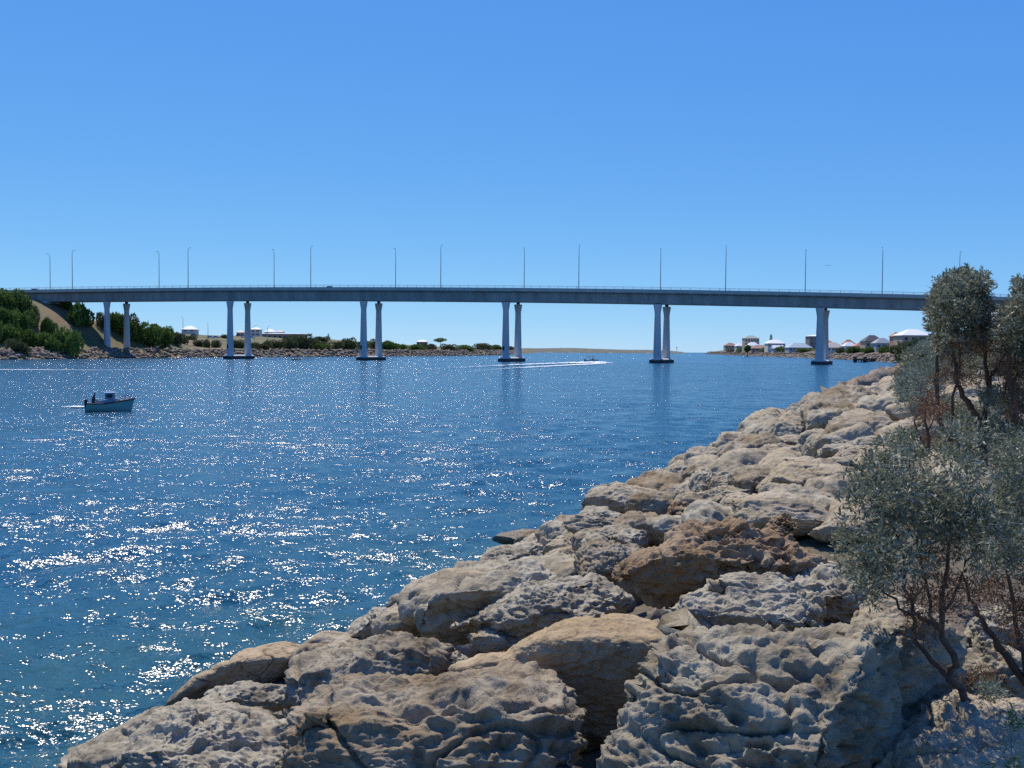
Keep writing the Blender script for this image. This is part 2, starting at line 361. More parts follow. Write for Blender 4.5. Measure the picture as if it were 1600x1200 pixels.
MATS = {'grey': M_GREY, 'ledge': M_LEDGE, 'pale': M_PALE, 'tan': M_TAN, 'brown': M_BROWN, 'rust': M_RUST}
def roughen(V, Fc, kind, size, seed):
    lump, ridge, pit, crumb, ledge = TEX[kind]; k = min(1.0, size/1.3); off = np.array([seed*3.7, seed*1.3, seed*5.1])
    Nn = vnormals(V, Fc); V = V+Nn*(lump*k*fbm(V/(.55*k)+off, 3))[:, None]
    Nn = vnormals(V, Fc); P = V*np.array([1, 1, 1.9])
    warp = P/(.42*k)+off+.5*np.stack([perlin(P/(.3*k)+q) for q in (3, 17, 41)], 1)
    a = ridged(warp, 4); d = ridge*k*(np.minimum(a, .9)-.5)*(.55+.6*np.clip(perlin(V/(.8*k)+off+5)+.4, 0, 1))
    c = np.abs(perlin(P/(.5*k)+off+21)); d -= .055*k*np.clip(1-c*15, 0, 1)*np.clip(perlin(V/(.7*k)+off+2)*2+.5, 0, 1)      # cracks
    mask = np.clip(fbm(V/(.5*k)+off+9, 2)*2.2+(.3 if kind == 'brown' else .1), 0, 1)
    f1, f2 = worley(P/(.13*k)+off+.35*np.stack([perlin(P/(.11*k)+q) for q in (8, 27, 53)], 1)); d -= pit*mask*np.clip(1.1-f1*1.6, 0, 1)*1.6
    if kind != 'tan':       # fracture steps: each cell of the stone broken off at its own level
        for sc_, am in ((.36, .062), (.15, .034), (.07, .014)):
            wv_ = P/(sc_*k)+off*2+.22*np.stack([perlin(P/(sc_*.6*k)+q) for q in (13, 37, 71)], 1); h1, h2, ci = worley(wv_, True)
            d += am*k*(.55 if kind == 'pale' else 1)*((ci/255.)-.55)*np.clip((h2-h1)*5, 0, 1)
    if ledge:
        L = (V[:, 2]+.25*V[:, 0]*.6)/.15+1.5*fbm(V/.45+off+31, 3); fl = L-np.floor(L)
        d += ledge*(np.clip(fl*1.3, 0, 1)**2-.5)*np.clip(perlin(V/.6+off+12)*2+.5, 0, 1)
    if kind in ('ledge', 'rust', 'grey'):      # hollows worn into the block
        g1, g2 = worley(P/(.5*k)+off+33+.5*np.stack([fbm(P/(.22*k)+q, 2) for q in (5, 29, 61)], 1)); d -= (.11 if kind == 'ledge' else .09)*k*np.clip(1-g1*2.1, 0, 1)*np.clip(perlin(V/(.9*k)+off+44)*3+.6, 0, 1)
    d += crumb*k**.5*fbm(P/.10+off, 5, .62)
    return V+Nn*d[:, None]
ROCKS = []
def rock(poly, kind, label, sub=5, vb=.0, st=.9, sb=-.15, dk=1.0, lift=.3, e=.62, facets=9, group=None, H=bank_base, seed=None, name='boulder'):
    sb = sb-.35; vb = vb-.12 if facets else vb
    poly = np.array(poly, float); seed = len(ROCKS) if seed is None else seed
    cx, cy = (poly.min(0)+poly.max(0))/2; hp = np.ptp(poly[:, 1]); wp = np.ptp(poly[:, 0]); L = .3
    for _ in range(3):
        p = hit(cx, cy, lambda X, Y: H(X, Y)+L); L = lift*hp/F*np.linalg.norm(p-np.array([0, 0, EYE]))
    C = p; fw = C-np.array([0, 0, EYE]); dist = np.linalg.norm(fw); fw /= dist
    rt = np.cross(fw, [0, 0, 1]); rt /= np.linalg.norm(rt); up = np.cross(rt, fw)
    uv = []
    for x, y in poly:
        d = ray(x, y); q = d*(dist/(d@fw))-fw*dist; uv.append((q@rt, q@up))
    uv = np.array(uv); hm = np.ptp(uv[:, 1]); wm = np.ptp(uv[:, 0])
    S, Fc = ico(sub); phi = np.arctan2(S[:, 1], S[:, 0]); psi = math.pi*(np.arccos(np.clip(S[:, 2], -1, 1))/math.pi)**1.5
    rho = np.abs(np.sin(psi))**e; D = dk*(.42*hm+.10*wm)
    Rp = star_radius(uv[:, 0], uv[:, 1], phi)*rho; u = Rp*np.cos(phi); v = Rp*np.sin(phi)
    wv = D*np.sign(np.cos(psi))*np.abs(np.cos(psi))**(e*.9)
    vn = v-vb*hm*.5; soft = .05*hm
    shear = .5*(st+sb)*vn+.5*(st-sb)*(np.sqrt(vn*vn+soft*soft)-soft)
    v0 = -vb*hm*.5; shear = shear-(.5*(st+sb)*v0+.5*(st-sb)*(math.sqrt(v0*v0+soft*soft)-soft))
    V = C+rt*u[:, None]+up*v[:, None]+fw*(shear-wv)[:, None]
    fr = np.random.default_rng(100+seed); V = C+(V-C)*1.05
    for _ in range(facets):
        n_ = fr.normal(size=3)+.7*np.array([0, 0, 1])-.3*fw; n_ /= np.linalg.norm(n_); q = (V-C)@n_; lim = np.quantile(q, fr.uniform(.82, .95))
        V = V-n_*(np.clip(q-lim, 0, None)*.93)[:, None]
    V = roughen(V, Fc, kind, min(wm, hm*1.6), seed)
    W_ = V-C; a_ = W_@rt; b_ = W_@up; f_ = W_@fw
    a_ = a_/dist; b_ = b_/dist; k_ = 1+f_/dist          # the far top edge is larger than its outline, the near foot smaller
    a_ = ((a_-a_.min())/np.ptp(a_)*wm+uv[:, 0].min())*k_; b_ = ((b_-b_.min())/np.ptp(b_)*hm+uv[:, 1].min())*k_
    V = C+rt*a_[:, None]+up*b_[:, None]+fw*f_[:, None]
    me = mesh_np(name, V-C, Fc, True); o = link(name, me, MATS[kind]); o.location = C
    o['stone'] = kind; tag(o, label, 'boulder', group or 'limestone boulders of the bank'); ROCKS.append((C, max(wm, hm)/2, o)); return o
rock([(80, 1215), (88, 1150), (140, 1133), (215, 1112), (247, 1094), (300, 1098), (350, 1110), (400, 1116), (450, 1118), (505, 1130), (520, 1170), (500, 1260), (300, 1280), (120, 1270)], 'grey', 'broad pitted grey boulder at the foot of the bank beside shallow green water', 6, .3, 1.7, .75, 1.0)
rock([(430, 1125), (500, 1086), (545, 1056), (590, 1052), (640, 1042), (685, 1033), (730, 1040), (800, 1052), (852, 1074), (872, 1120), (902, 1152), (922, 1192), (915, 1290), (650, 1320), (440, 1270), (420, 1180)], 'rust', 'huge rust stained boulder with dark crevices', 6, .4, 1.7, .75, 1.0)
rock([(700, 1040), (730, 1030), (790, 1014), (820, 990), (860, 971), (920, 959), (1000, 959), (1035, 973), (1062, 995), (1092, 1000), (1104, 1025), (1092, 1060), (1045, 1105), (1000, 1140), (945, 1180), (900, 1185), (850, 1130), (800, 1080), (740, 1062)], 'tan', 'smooth pinkish tan boulder with a large flat shaded face', 6, .78, 2.2, -.05, .6, e=.5, facets=0)
rock([(930, 1195), (1000, 1135), (1060, 1088), (1094, 1048), (1096, 1024), (1130, 994), (1180, 969), (1240, 964), (1290, 961), (1330, 953), (1380, 964), (1440, 975), (1490, 1000), (1515, 1080), (1490, 1180), (1430, 1290), (1150, 1330), (960, 1280)], 'ledge', 'massive grey boulder deeply eroded into ledges and hollows', 6, .55, 1.7, .78, 1.0)
rock([(1037, 985), (1050, 930), (1100, 905), (1140, 889), (1180, 899), (1230, 919), (1255, 940), (1292, 962), (1260, 990), (1180, 1010), (1110, 1040), (1070, 1020)], 'grey', 'domed grey boulder behind the deeply eroded one', 6, .1, 1.1, .1)
rock([(703, 1000), (714, 960), (760, 926), (830, 905), (900, 894), (950, 899), (982, 924), (992, 960), (960, 990), (860, 1010), (760, 1010)], 'grey', 'long loaf shaped grey boulder with a pale lower edge', 6, .1, 1.5, -.1)
rock([(645, 1000), (649, 950), (690, 919), (740, 903), (800, 888), (870, 873), (925, 888), (900, 915), (800, 940), (740, 990), (700, 1010)], 'grey', 'wedge shaped grey boulder with a dark cleft on its side', 5, .2, 1.4, -.2)
rock([(738, 895), (765, 857), (800, 845), (850, 853), (885, 870), (860, 890), (790, 905)], 'grey', None, 5, .0, 1.2, 0)
rock([(768, 858), (775, 842), (795, 832), (840, 826), (882, 836), (870, 855), (800, 868)], 'pale', None, 5, -.6, 1.4, .2, e=.8)
rock([(848, 865), (876, 838), (903, 836), (909, 860), (897, 884), (865, 882)], 'pale', 'small smooth pale wedge boulder between rougher grey ones', 5, .3, .9, -.1, e=.6)
rock([(903, 875), (913, 830), (935, 819), (985, 820), (1015, 832), (1005, 862), (960, 885), (920, 890)], 'grey', None, 5, .0, 1.0, 0)
rock([(876, 838), (888, 812), (940, 803), (990, 799), (1038, 812), (1042, 838), (980, 850), (910, 850)], 'grey', None, 5, .1, 1.2, 0)
rock([(905, 822), (925, 790), (970, 764), (1000, 754), (1030, 762), (1044, 790), (1036, 812), (990, 815), (935, 825)], 'pale', 'oblong boulder with orange flank at the waters edge', 5, .3, 1.2, -.1)
rock([(955, 895), (985, 864), (1000, 843), (1022, 833), (1060, 828), (1100, 833), (1150, 824), (1190, 813), (1235, 810), (1262, 825), (1292, 850), (1299, 872), (1270, 905), (1220, 930), (1110, 935), (1050, 965), (1015, 970), (985, 945), (962, 915)], 'brown', 'large yellow brown honeycombed boulder full of holes', 6, .25, 1.0, -.2, 1.0)
rock([(1192, 822), (1196, 807), (1215, 800), (1238, 803), (1250, 820), (1240, 838), (1210, 842)], 'brown', 'round brown knob of rock on top of the honeycombed boulder', 5, .0, .6, 0, lift=1.3)
rock([(895, 905), (905, 868), (955, 848), (1012, 838), (1015, 862), (985, 890), (950, 912), (920, 915)], 'rust', None, 5, .0, 1.2, 0)
rock([(1228, 925), (1248, 888), (1300, 876), (1355, 888), (1392, 930), (1380, 970), (1310, 985), (1250, 960)], 'grey', 'low grey brown boulder half behind the olive grey shrub', 5, .1, 1.3, 0)
rock([(1140, 835), (1163, 790), (1198, 772), (1220, 764), (1260, 767), (1300, 769), (1337, 785), (1328, 803), (1290, 818), (1245, 835), (1190, 850)], 'pale', 'long pale slab tilted over a dark gap', 5, .25, 1.6, -.3, 1.0)
rock([(1262, 836), (1290, 809), (1335, 798), (1370, 815), (1360, 850), (1300, 855)], 'pale', None, 5, .1, 1.2, 0)
rock([(1180, 760), (1208, 724), (1240, 716), (1290, 720), (1340, 726), (1370, 750), (1362, 782), (1320, 792), (1270, 785), (1215, 775)], 'pale', 'broad flat yellowish slab with a dark broken edge', 5, .0, 1.9, -.1)
rock([(1183, 762), (1190, 747), (1205, 748), (1216, 766), (1200, 784), (1188, 780)], 'tan', None, 5, .4, .8, -.25, e=.6)
rock([(1085, 793), (1118, 764), (1150, 758), (1182, 764), (1190, 790), (1150, 802), (1110, 800)], 'grey', None, 5, .2, 1.3, -.1)
rock([(1108, 822), (1122, 788), (1155, 768), (1183, 774), (1192, 792), (1170, 812), (1140, 825)], 'pale', None, 5, .1, 1.3, 0)
rock([(1068, 806), (1092, 779), (1122, 788), (1120, 808), (1090, 815)], 'grey', None, 4, .1, 1.1, 0)
rock([(1052, 835), (1075, 810), (1110, 814), (1155, 806), (1152, 830), (1112, 848), (1080, 845)], 'pale', None, 5, .2, 1.4, -.1)
rock([(1035, 820), (1048, 785), (1075, 782), (1085, 800), (1070, 825), (1048, 832)], 'brown', None, 4, .1, 1.0, 0)
rock([(1064, 790), (1072, 746), (1100, 733), (1132, 737), (1132, 760), (1105, 780), (1085, 795)], 'grey', None, 5, .2, 1.1, -.2)
rock([(1100, 772), (1125, 742), (1152, 727), (1192, 728), (1210, 745), (1188, 765), (1140, 778)], 'pale', None, 5, .1, 1.3, 0)
rock([(1010, 768), (1020, 746), (1042, 734), (1078, 727), (1094, 740), (1075, 768), (1040, 778)], 'grey', None, 5, .1, 1.1, 0)
rock([(1110, 732), (1128, 715), (1160, 702), (1168, 716), (1152, 735), (1125, 740)], 'pale', None, 4, .1, 1.2, -.1)
rock([(1068, 728), (1083, 707), (1097, 705), (1100, 718), (1084, 735)], 'grey', None, 4, .1, .9, 0)
rock([(1158, 730), (1178, 704), (1212, 703), (1226, 716), (1210, 738), (1180, 742)], 'pale', None, 4, .1, 1.2, 0)
rock([(1274, 722), (1282, 696), (1300, 688), (1330, 683), (1382, 679), (1388, 700), (1365, 712), (1310, 728)], 'grey', 'grey boulder with one smooth sawn looking shaded end', 5, .2, 1.4, -.2, e=.6)
rock([(1298, 728), (1310, 706), (1340, 694), (1368, 700), (1370, 722), (1330, 735)], 'pale', None, 5, .1, 1.2, 0)
rock([(1330, 735), (1350, 712), (1385, 700), (1400, 722), (1385, 745), (1350, 748)], 'pale', None, 4, .1, 1.2, 0)
for (cx, cy, wp, hp) in ((1235, 690, 62, 20), (1190, 688, 50, 20), (1290, 668, 62, 22), (1250, 664, 56, 22), (1345, 668, 60, 24), (1235, 640, 44, 16), (1205, 660, 50, 20), (1275, 645, 50, 18), (1330, 645, 46, 18), (1370, 655, 44, 18), (1215, 705, 50, 22), (1260, 705, 44, 18), (1165, 690, 40, 16), (1320, 622, 40, 14), (1360, 628, 40, 16), (1395, 640, 40, 20), (1390, 690, 50, 26), (1300, 630, 36, 12), (1345, 608, 34, 10), (1375, 600, 34, 10), (1262, 628, 34, 12), (1215, 648, 36, 14), (1170, 672, 40, 14), (1135, 700, 36, 14), (1050, 730, 40, 16), (1005, 758, 40, 16)):
    q = np.linspace(0, 2*math.pi, 11, endpoint=False)+RNG.random()*.5; k = .85+.3*RNG.random(11)
    rock(np.stack([cx+wp*.56*k*np.cos(q), cy+hp*.62*k*np.sin(q)], 1), random.choice(['grey', 'pale', 'pale', 'rust']), None, 4, .1, 1.4, -.1)
rock([(258, 1108), (290, 1078), (330, 1050), (360, 1034), (400, 1015), (440, 1002), (475, 1008), (465, 1050), (420, 1075), (350, 1110), (300, 1115)], 'tan', 'sloping tan wedge boulder dipping into the water', 6, .45, 1.3, -.3, e=.5, facets=0)
rock([(296, 1122), (340, 1090), (400, 1065), (448, 1058), (475, 1090), (460, 1130), (380, 1140)], 'grey', 'thin sloping grey slab in front of the tan wedge boulder', 5, .2, 1.4, 0)
rock([(440, 1125), (441, 1062), (455, 1030), (490, 1009), (540, 994), (600, 985), (650, 999), (700, 1022), (712, 1045), (660, 1065), (590, 1080), (530, 1105), (480, 1130)], 'rust', 'craggy boulder with a hollow brown front and grey top', 5, .25, 1.2, -.35)
rock([(455, 1012), (488, 985), (520, 976), (558, 984), (565, 1005), (510, 1022)], 'grey', None, 5, .2, 1.2, 0)
rock([(545, 1000), (578, 965), (620, 949), (655, 946), (665, 980), (620, 1002)], 'grey', None, 5, .2, 1.2, 0)
rock([(640, 1060), (660, 1020), (690, 1003), (725, 1012), (740, 1040), (700, 1065)], 'grey', None, 5, .1, 1.2, 0)
rock([(728, 1018), (758, 985), (822, 977), (830, 995), (790, 1022)], 'grey', None, 4, .1, 1.4, 0)
rock([(625, 968), (640, 940), (690, 922), (705, 935), (670, 965)], 'tan', None, 4, .1, 1.2, 0)
rock([(398, 1036), (408, 1026), (424, 1023), (432, 1030), (420, 1042), (404, 1044)], 'tan', 'small loose brown stone lying on the tan wedge boulder', 4, .0, .6, 0, lift=1.2)
rock([(440, 1022), (445, 1008), (458, 1002), (468, 1012), (466, 1030), (450, 1036)], 'brown', None, 4, .0, .6, 0, lift=1.2)
rock([(1320, 985), (1350, 940), (1400, 925), (1460, 935), (1500, 970), (1490, 1020), (1400, 1030)], 'pale', None, 5, .1, 1.3, 0)
rock([(1350, 1240), (1400, 1165), (1460, 1120), (1500, 1092), (1560, 1085), (1640, 1100), (1680, 1220), (1560, 1310), (1420, 1310)], 'pale', 'pale boulder the olive grey shrub leans over', 6, -.5, 1.7, 0)
rock([(1460, 1070), (1490, 1020), (1540, 1000), (1600, 1010), (1640, 1060), (1590, 1110), (1500, 1110)], 'grey', None, 5, .1, 1.0, 0)
rock([(1500, 1010), (1520, 960), (1570, 940), (1630, 950), (1650, 1010), (1580, 1040)], 'grey', None, 5, .1, 1.0, 0)
# look-alike boulders of the bank between the traced ones
FILL = [Vector(c) for c, s, o in ROCKS]
SIZ = [s for c, s, o in ROCKS]
cand = []
for k in range(2600):
    Yv = 8+(k/2600)**1.5*125; i0 = next(i for i in range(len(SHORE)-1) if SHORE[i][1] <= Yv < SHORE[i+1][1])
    f = (Yv-SHORE[i0][1])/(SHORE[i0+1][1]-SHORE[i0][1]); Xs = SHORE[i0][0]+f*(SHORE[i0+1][0]-SHORE[i0][0])
    cand.append((Xs+random.uniform(-.2, 13), Yv))
protos = []
for k, kind in enumerate(['grey', 'pale', 'pale', 'rust', 'grey', 'pale']):
    S, Fc = ico(4); pl = RNG.normal(size=(9, 3)); pl /= np.linalg.norm(pl, axis=1)[:, None]; dd = .75+.35*RNG.random(9)
    rr = 1/((np.maximum(S@pl.T, 1e-3)/dd)**7).sum(1)**(1/7); V = S*np.clip(rr, .5, 1.25)[:, None]*np.array([1, .8, .62])
    protos.append(mesh_np('boulder', roughen(V*.75, Fc, kind, 1.3, 40+k), Fc, True)); protos[-1].materials.append(MATS[kind])
placed = 0; fillers = []
for X0, Y0 in cand:
    if placed >= 235: break
    s = random.uniform(.42, .95)*(1 if Y0 < 22 else 1.6 if Y0 < 60 else 2.0); z = bank(X0, Y0)
    if z < -.35: continue
    ok = True; p = Vector((X0, Y0, z))
    for q, sq in zip(FILL, SIZ):
        if abs(q.x-X0) < 5 and abs(q.y-Y0) < 5 and math.hypot(q.x-X0, q.y-Y0) < (sq+s)*.62: ok = False; break
    if signed(SHORE, X0, Y0)[0] < .9+s*.7+.012*Y0: continue
    if not ok or math.hypot(X0, Y0) < 12 or (X0 > .5 and Y0 < 9): continue
    pk = random.randrange(6); o = link('boulder', protos[pk]); o.location = (X0, Y0, z+s*(.12 if Y0 < 30 else .22)); o.rotation_euler = (random.uniform(-.35, .35), random.uniform(-.35, .35), random.uniform(0, 6.28))
    o.scale = (s, s, s*random.uniform(.8, 1.1)); fillers.append((o, ['grey', 'pale', 'pale', 'rust', 'grey', 'pale'][pk], s)); tag(o, None, 'boulder', 'limestone boulders of the bank')
    FILL.append(p); SIZ.append(s*.8); placed += 1
KW = {'grey': 'grey pitted', 'ledge': 'grey ledged', 'pale': 'pale cream', 'tan': 'pinkish tan', 'brown': 'yellow brown', 'rust': 'rust stained'}
def boulder_label(kind, size, c):
    d = signed(SHORE, c[0], c[1])[0]; sz = 'small' if size < .55 else 'mid sized' if size < 1.0 else 'large'
    where = 'at the waterline' if d < 2.6 else 'halfway up the bank' if d < 5.2 else 'high on the bank'
    by = 'beside the honeycombed boulder' if c[1] < 14 else 'below the tall dark shrub' if c[1] < 30 else 'towards the bridge' if c[1] < 70 else 'below the bridge end'
    return '%s %s limestone boulder %s %s' % (sz, KW[kind], where, by)
for c, s, o in ROCKS:
    if not o.get('label'): o['label'] = boulder_label(o['stone'], s, c)
    del o['stone']
for o, kd, s in fillers: o['label'] = boulder_label(kd, s, o.location)
# small stones farther along each bank, too small to tell apart
def stones(name, label, H, spots, mat, smin, smax):
    S, Fc = ico(1); Vs = []; Fs = []; b0 = 0
    for (X0, Y0) in spots:
        s = random.uniform(smin, smax); d = 1+.28*RNG.normal(size=len(S)); V = S*d[:, None]*s*np.array([1, 1, .8])
        a = random.uniform(0, 6.28); V = V@np.array([[math.cos(a), math.sin(a), 0], [-math.sin(a), math.cos(a), 0], [0, 0, 1]])
        Vs.append(V+np.array([X0, Y0, H(X0, Y0)+s*.15])); Fs.append(Fc+b0); b0 += len(S)
    return tag(link(name, mesh_np(name, np.concatenate(Vs), np.concatenate(Fs)), mat), label, kind='stuff')
def along(poly, lo, hi, n, d0, d1, side=1):
    """random spots d0..d1 inland of a polyline, lo<=Y<=hi"""
    out = []; segs = [(a, b) for a, b in zip(poly[:-1], poly[1:]) if max(a[1], b[1]) > lo and min(a[1], b[1]) < hi]
    W = [math.hypot(b[0]-a[0], b[1]-a[1])/max(40, (a[1]+b[1])/2)**.8 for a, b in segs]
    while len(out) < n:
        a, b = random.choices(segs, W)[0]; f = random.random(); dx, dy = b[0]-a[0], b[1]-a[1]; l = math.hypot(dx, dy); dd = random.uniform(d0, d1)
        x, y = a[0]+f*dx+dy/l*dd, a[1]+f*dy-dx/l*dd
        if lo <= y <= hi: out.append((x, y))
    return out
gap = []
while len(gap) < 600:
    Yv = random.uniform(5, 34); Xv = random.uniform(-7, 14); dv = signed(SHORE, Xv, Yv)[0]
    if .6 < dv < 9 and math.hypot(Xv, Yv) > 4.5: gap.append((Xv, Yv))
stones('gap_rubble', 'small broken stones lodged in the gaps between boulders', lambda X, Y: bank(X, Y)-.4*min(1, max(0, (bank(X, Y)-.5)/.8)), gap, M_RUBBLE, .08, .26)
stones('revetment_rubble', 'rubble stone facing along the bank beyond the boulders', bank, along(SHORE, 70, 1500, 1500, -.5, 8), M_RUBBLE, .5, 1.1)
stones('far_revetment_rubble', 'rubble stone facing along the foot of the far shore', left, along(LEFT, 290, 1100, 2300, -.8, 8.5), M_RUBBLE, .55, 1.2)

# ---------------------------------------------------------------- bridge
BA = math.radians(12.4); be = np.array([math.cos(BA), -math.sin(BA)]); bn = np.array([math.sin(BA), math.cos(BA)]); BC = np.array([-2.6, 392.0])
def B(s, n, z): p = BC+be*s+bn*n; return (p[0], p[1], z)
def ztop(s): return -5.42e-5*s*s-.01434*s+28.94
def zbot(s): return ztop(s)-5.25
def conc(name, a, bb, streak=.0, spec=.25):
    m, t, b = mat_new(name); pos = N(t, 'ShaderNodeNewGeometry').outputs['Position']
    mp = N(t, 'ShaderNodeMapping'); mp.inputs['Scale'].default_value = (.35, .35, .05 if streak else .35); t.links.new(pos, mp.inputs[0])
    n1 = noise(t, mp.outputs[0], 1, 6, .65); n2 = noise(t, pos, 2.5, 5, .6)
    c = ramp(t, n1.outputs[0], [(.3, a), (.7, bb)]); c = mix(t, .35, c, ramp(t, n2.outputs[0], [(.3, (.4, .4, .4)), (.7, (.6, .6, .6))]), 'OVERLAY')
    t.links.new(c, b.inputs['Base Color']); b.inputs['Roughness'].default_value = .85; b.inputs['Specular IOR Level'].default_value = spec; return m
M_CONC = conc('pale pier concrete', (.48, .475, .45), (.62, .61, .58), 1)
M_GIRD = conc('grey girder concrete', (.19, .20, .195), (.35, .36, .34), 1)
M_PARA = conc('parapet concrete', (.34, .36, .32), (.42, .44, .40), 1)
M_WET = conc('wet dark concrete', (.05, .05, .045), (.11, .10, .085), 1)
M_ASPH = simple('asphalt', (.05, .05, .05), .9, .2, 3)
M_STEEL = simple('galvanised steel', (.30, .33, .33), .5, .15, 3)
M_RAIL = simple('railing steel', (.55, .60, .58), .45, .1, 3)
M_DARK = simple('dark rubber', (.02, .02, .02), .6, .2, 3)
bridge = empty('road_bridge', B(0, 5, 0)); tag(bridge, 'long grey concrete road bridge on paired piers across the channel', 'bridge')
OFF = np.array(B(0, 5, 0))
def BL(s, n, z): return tuple(np.array(B(s, n, z))-OFF)
SS = np.arange(-330, 331, 8.0)
def ext(prof, name, mat):
    mb = MB(); mb.loft([[BL(s, n, ztop(s)+z) for n, z in prof] for s in SS]); return mb.build(name, mat, bridge)
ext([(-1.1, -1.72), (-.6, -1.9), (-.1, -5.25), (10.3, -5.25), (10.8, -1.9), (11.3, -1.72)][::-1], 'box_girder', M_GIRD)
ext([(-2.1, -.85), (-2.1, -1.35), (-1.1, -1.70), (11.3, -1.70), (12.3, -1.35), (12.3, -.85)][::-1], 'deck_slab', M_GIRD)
ext([(-1.75, -.846), (11.95, -.846), (11.95, -.80), (-1.75, -.80)], 'road_surface', M_ASPH)
for n0, n1, sgn in ((-2.2, -1.8, -1), (12.0, 12.4, 1)):
    ext([(n0, -1.25), (n1, -1.25), (n1, 0), (n0, 0)] if sgn > 0 else [(n0, -1.25), (n1, -1.25), (n1, 0), (n0, 0)], 'parapet', M_PARA)
    nm = (n0+n1)/2; mb = MB()
    mb.tube([BL(s, nm, ztop(s)+.82) for s in SS], .075, 6); mb.tube([BL(s, nm, ztop(s)+.42) for s in SS], .04, 5)
    rl = mb.build('railing', M_RAIL, bridge); pm = None
    for s in np.arange(-328, 329, 3.6):
        if pm is None: p0 = MB().box(-.07, .07, -.07, .07, -.1, .86).build('railing_post', M_RAIL, rl); pm = p0.data
        else: p0 = link('railing_post', pm, None, rl)
        p0.location = BL(s, nm, ztop(s))
def octagon(cx, cy, a, bb, z, ux, uy):
    k = .45; pts = [(a, bb*k), (a*k, bb), (-a*k, bb), (-a, bb*k), (-a, -bb*k), (-a*k, -bb), (a*k, -bb), (a, -bb*k)]
    return [tuple(np.array([cx, cy, z])+ux*p+uy*q) for p, q in pts]
E3 = np.array([be[0], be[1], 0]); qv = be*2.75+bn*10.2; ql = np.linalg.norm(qv); Q3 = np.array([*(qv/ql), 0]); W3 = np.array([Q3[1], -Q3[0], 0])
for k in range(-3, 4):
    s0 = k*59.4+(1.2 if k == -3 else 0); land = k in (-3, 3); pier = None; pr = empty('pier', (0, 0, 0)); pr.parent = bridge
    x0, y0 = BC+be*s0-OFF[:2]
    for far in (0, 1):
        cx, cy = np.array([x0, y0])+qv*far; sc = s0+far*2.75; zt = zbot(sc)-(.75 if far else .3); zb = 1.6 if not land else bank_base(cx+OFF[0], cy+OFF[1])[0]-1.5 if k == 3 else left(cx+OFF[0], cy+OFF[1])-2
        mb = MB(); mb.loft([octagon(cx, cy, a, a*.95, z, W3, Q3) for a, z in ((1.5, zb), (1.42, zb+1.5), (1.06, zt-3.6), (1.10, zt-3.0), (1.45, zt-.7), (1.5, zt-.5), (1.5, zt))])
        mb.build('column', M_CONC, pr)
        bq = MB(); bq.loft([octagon(cx, cy, .62, .7, z, W3, Q3) for z in (zt, zbot(sc)+.05)]); bq.build('bearing', M_DARK, pr)
    if not land:
        c = np.array([x0, y0])+qv*.5; h = ql/2+2.5; hw = 2.75
        def ring(z, g, cc=c):
            return [tuple(np.array([*cc, z])+W3*a*g*hw+Q3*(bq_*h-(1-g)*np.sign(bq_)*hw)) for a, bq_ in ((.55, 1), (-.55, 1), (-1, .86), (-1, -.86), (-.55, -1), (.55, -1), (1, -.86), (1, .86))]
        MB().loft([ring(-1.5, 1), ring(1.15, 1)][::-1]).build('pile_cap', M_WET, pr)
        MB().loft([ring(1.152, .985), ring(1.35, .98), ring(1.75, .72)][::-1]).build('plinth', M_CONC, pr)
        if k in (-2, -1, 0):
            a = MB(); a.box(-.35, .35, -.04, .04, -.8, .8); g = a.build('marker_plate', M_DARK, pr); p = np.array([x0, y0, 5.2])-Q3*1.42-W3*.25; g.location = p; g.rotation_euler = (.0, 0, math.atan2(W3[1], W3[0]))
ab = MB(); ab.loft([[BL(s, n, z) for s, n in ((-206, -1.2), (-206, 11.4), (-246, 11.4), (-246, -1.2))] for z in (14, 24.35)][::-1]); ab.build('abutment', M_CONC, bridge)
for s, w_ in ((-92, 1), (-88, 0), (-84, 1), (-34, 1), (-29, 0)):
    MB().tube([BL(s, .6, zbot(s)+.02), BL(s, .6, zbot(s)-.35-.35*w_)], .12, 6).build('drain_pipe', M_STEEL, bridge)
# lamp posts
def lamp_post(h, mats, arm):
    r_ = empty('lamp_post', (0, 0, 0))
    a = MB(); a.tube([(0, 0, -.4), (0, 0, .4), (0, 0, h*.6), (0, 0, h-1.6)], [.20, .17, .13, .10], 8); a.build('pole', mats, r_)
    a = MB(); a.tube([(0, 0, h-1.6), (0, .2*arm, h-.6), (0, .6*arm, h-.12), (0, 1.3*arm, h)], [.10, .09, .08, .07], 6); a.build('arm', mats, r_)
    a = MB(); a.loft([[(-.16, y*arm, h-.02), (.16, y*arm, h-.02), (.13, y*arm, h+.16), (-.13, y*arm, h+.16)] for y in (1.2, 1.95)]); a.build('lamp_head', mats, r_)
    a = MB(); a.box(-.22, .22, -.22, .22, -.02, .05); a.build('base_plate', mats, r_)
    return r_
for side, (n_, s0, cnt, arm, lab) in enumerate(((-2.0, -192.4, 8, 1, 'tall lamp post on the bridge parapet facing the rocky bank'), (12.2, -214.2, 9, -1, 'tall lamp post on the bridge parapet facing the sea'))):
    pr = lamp_post(16.8, M_STEEL, arm)
    for k in range(cnt):
        o = pr if k == 0 else copy_tree(pr); s = s0+55.4*k*(1 if side == 0 else .988); o.location = B(s, n_, ztop(s)); o.rotation_euler = (0, 0, -BA)
        tag(o, '%s, %s from the bushy hill' % (lab, ['first', 'second', 'third', 'fourth', 'fifth', 'sixth', 'seventh', 'eighth', 'ninth'][k]), 'lamp post', 'bridge lamp posts')

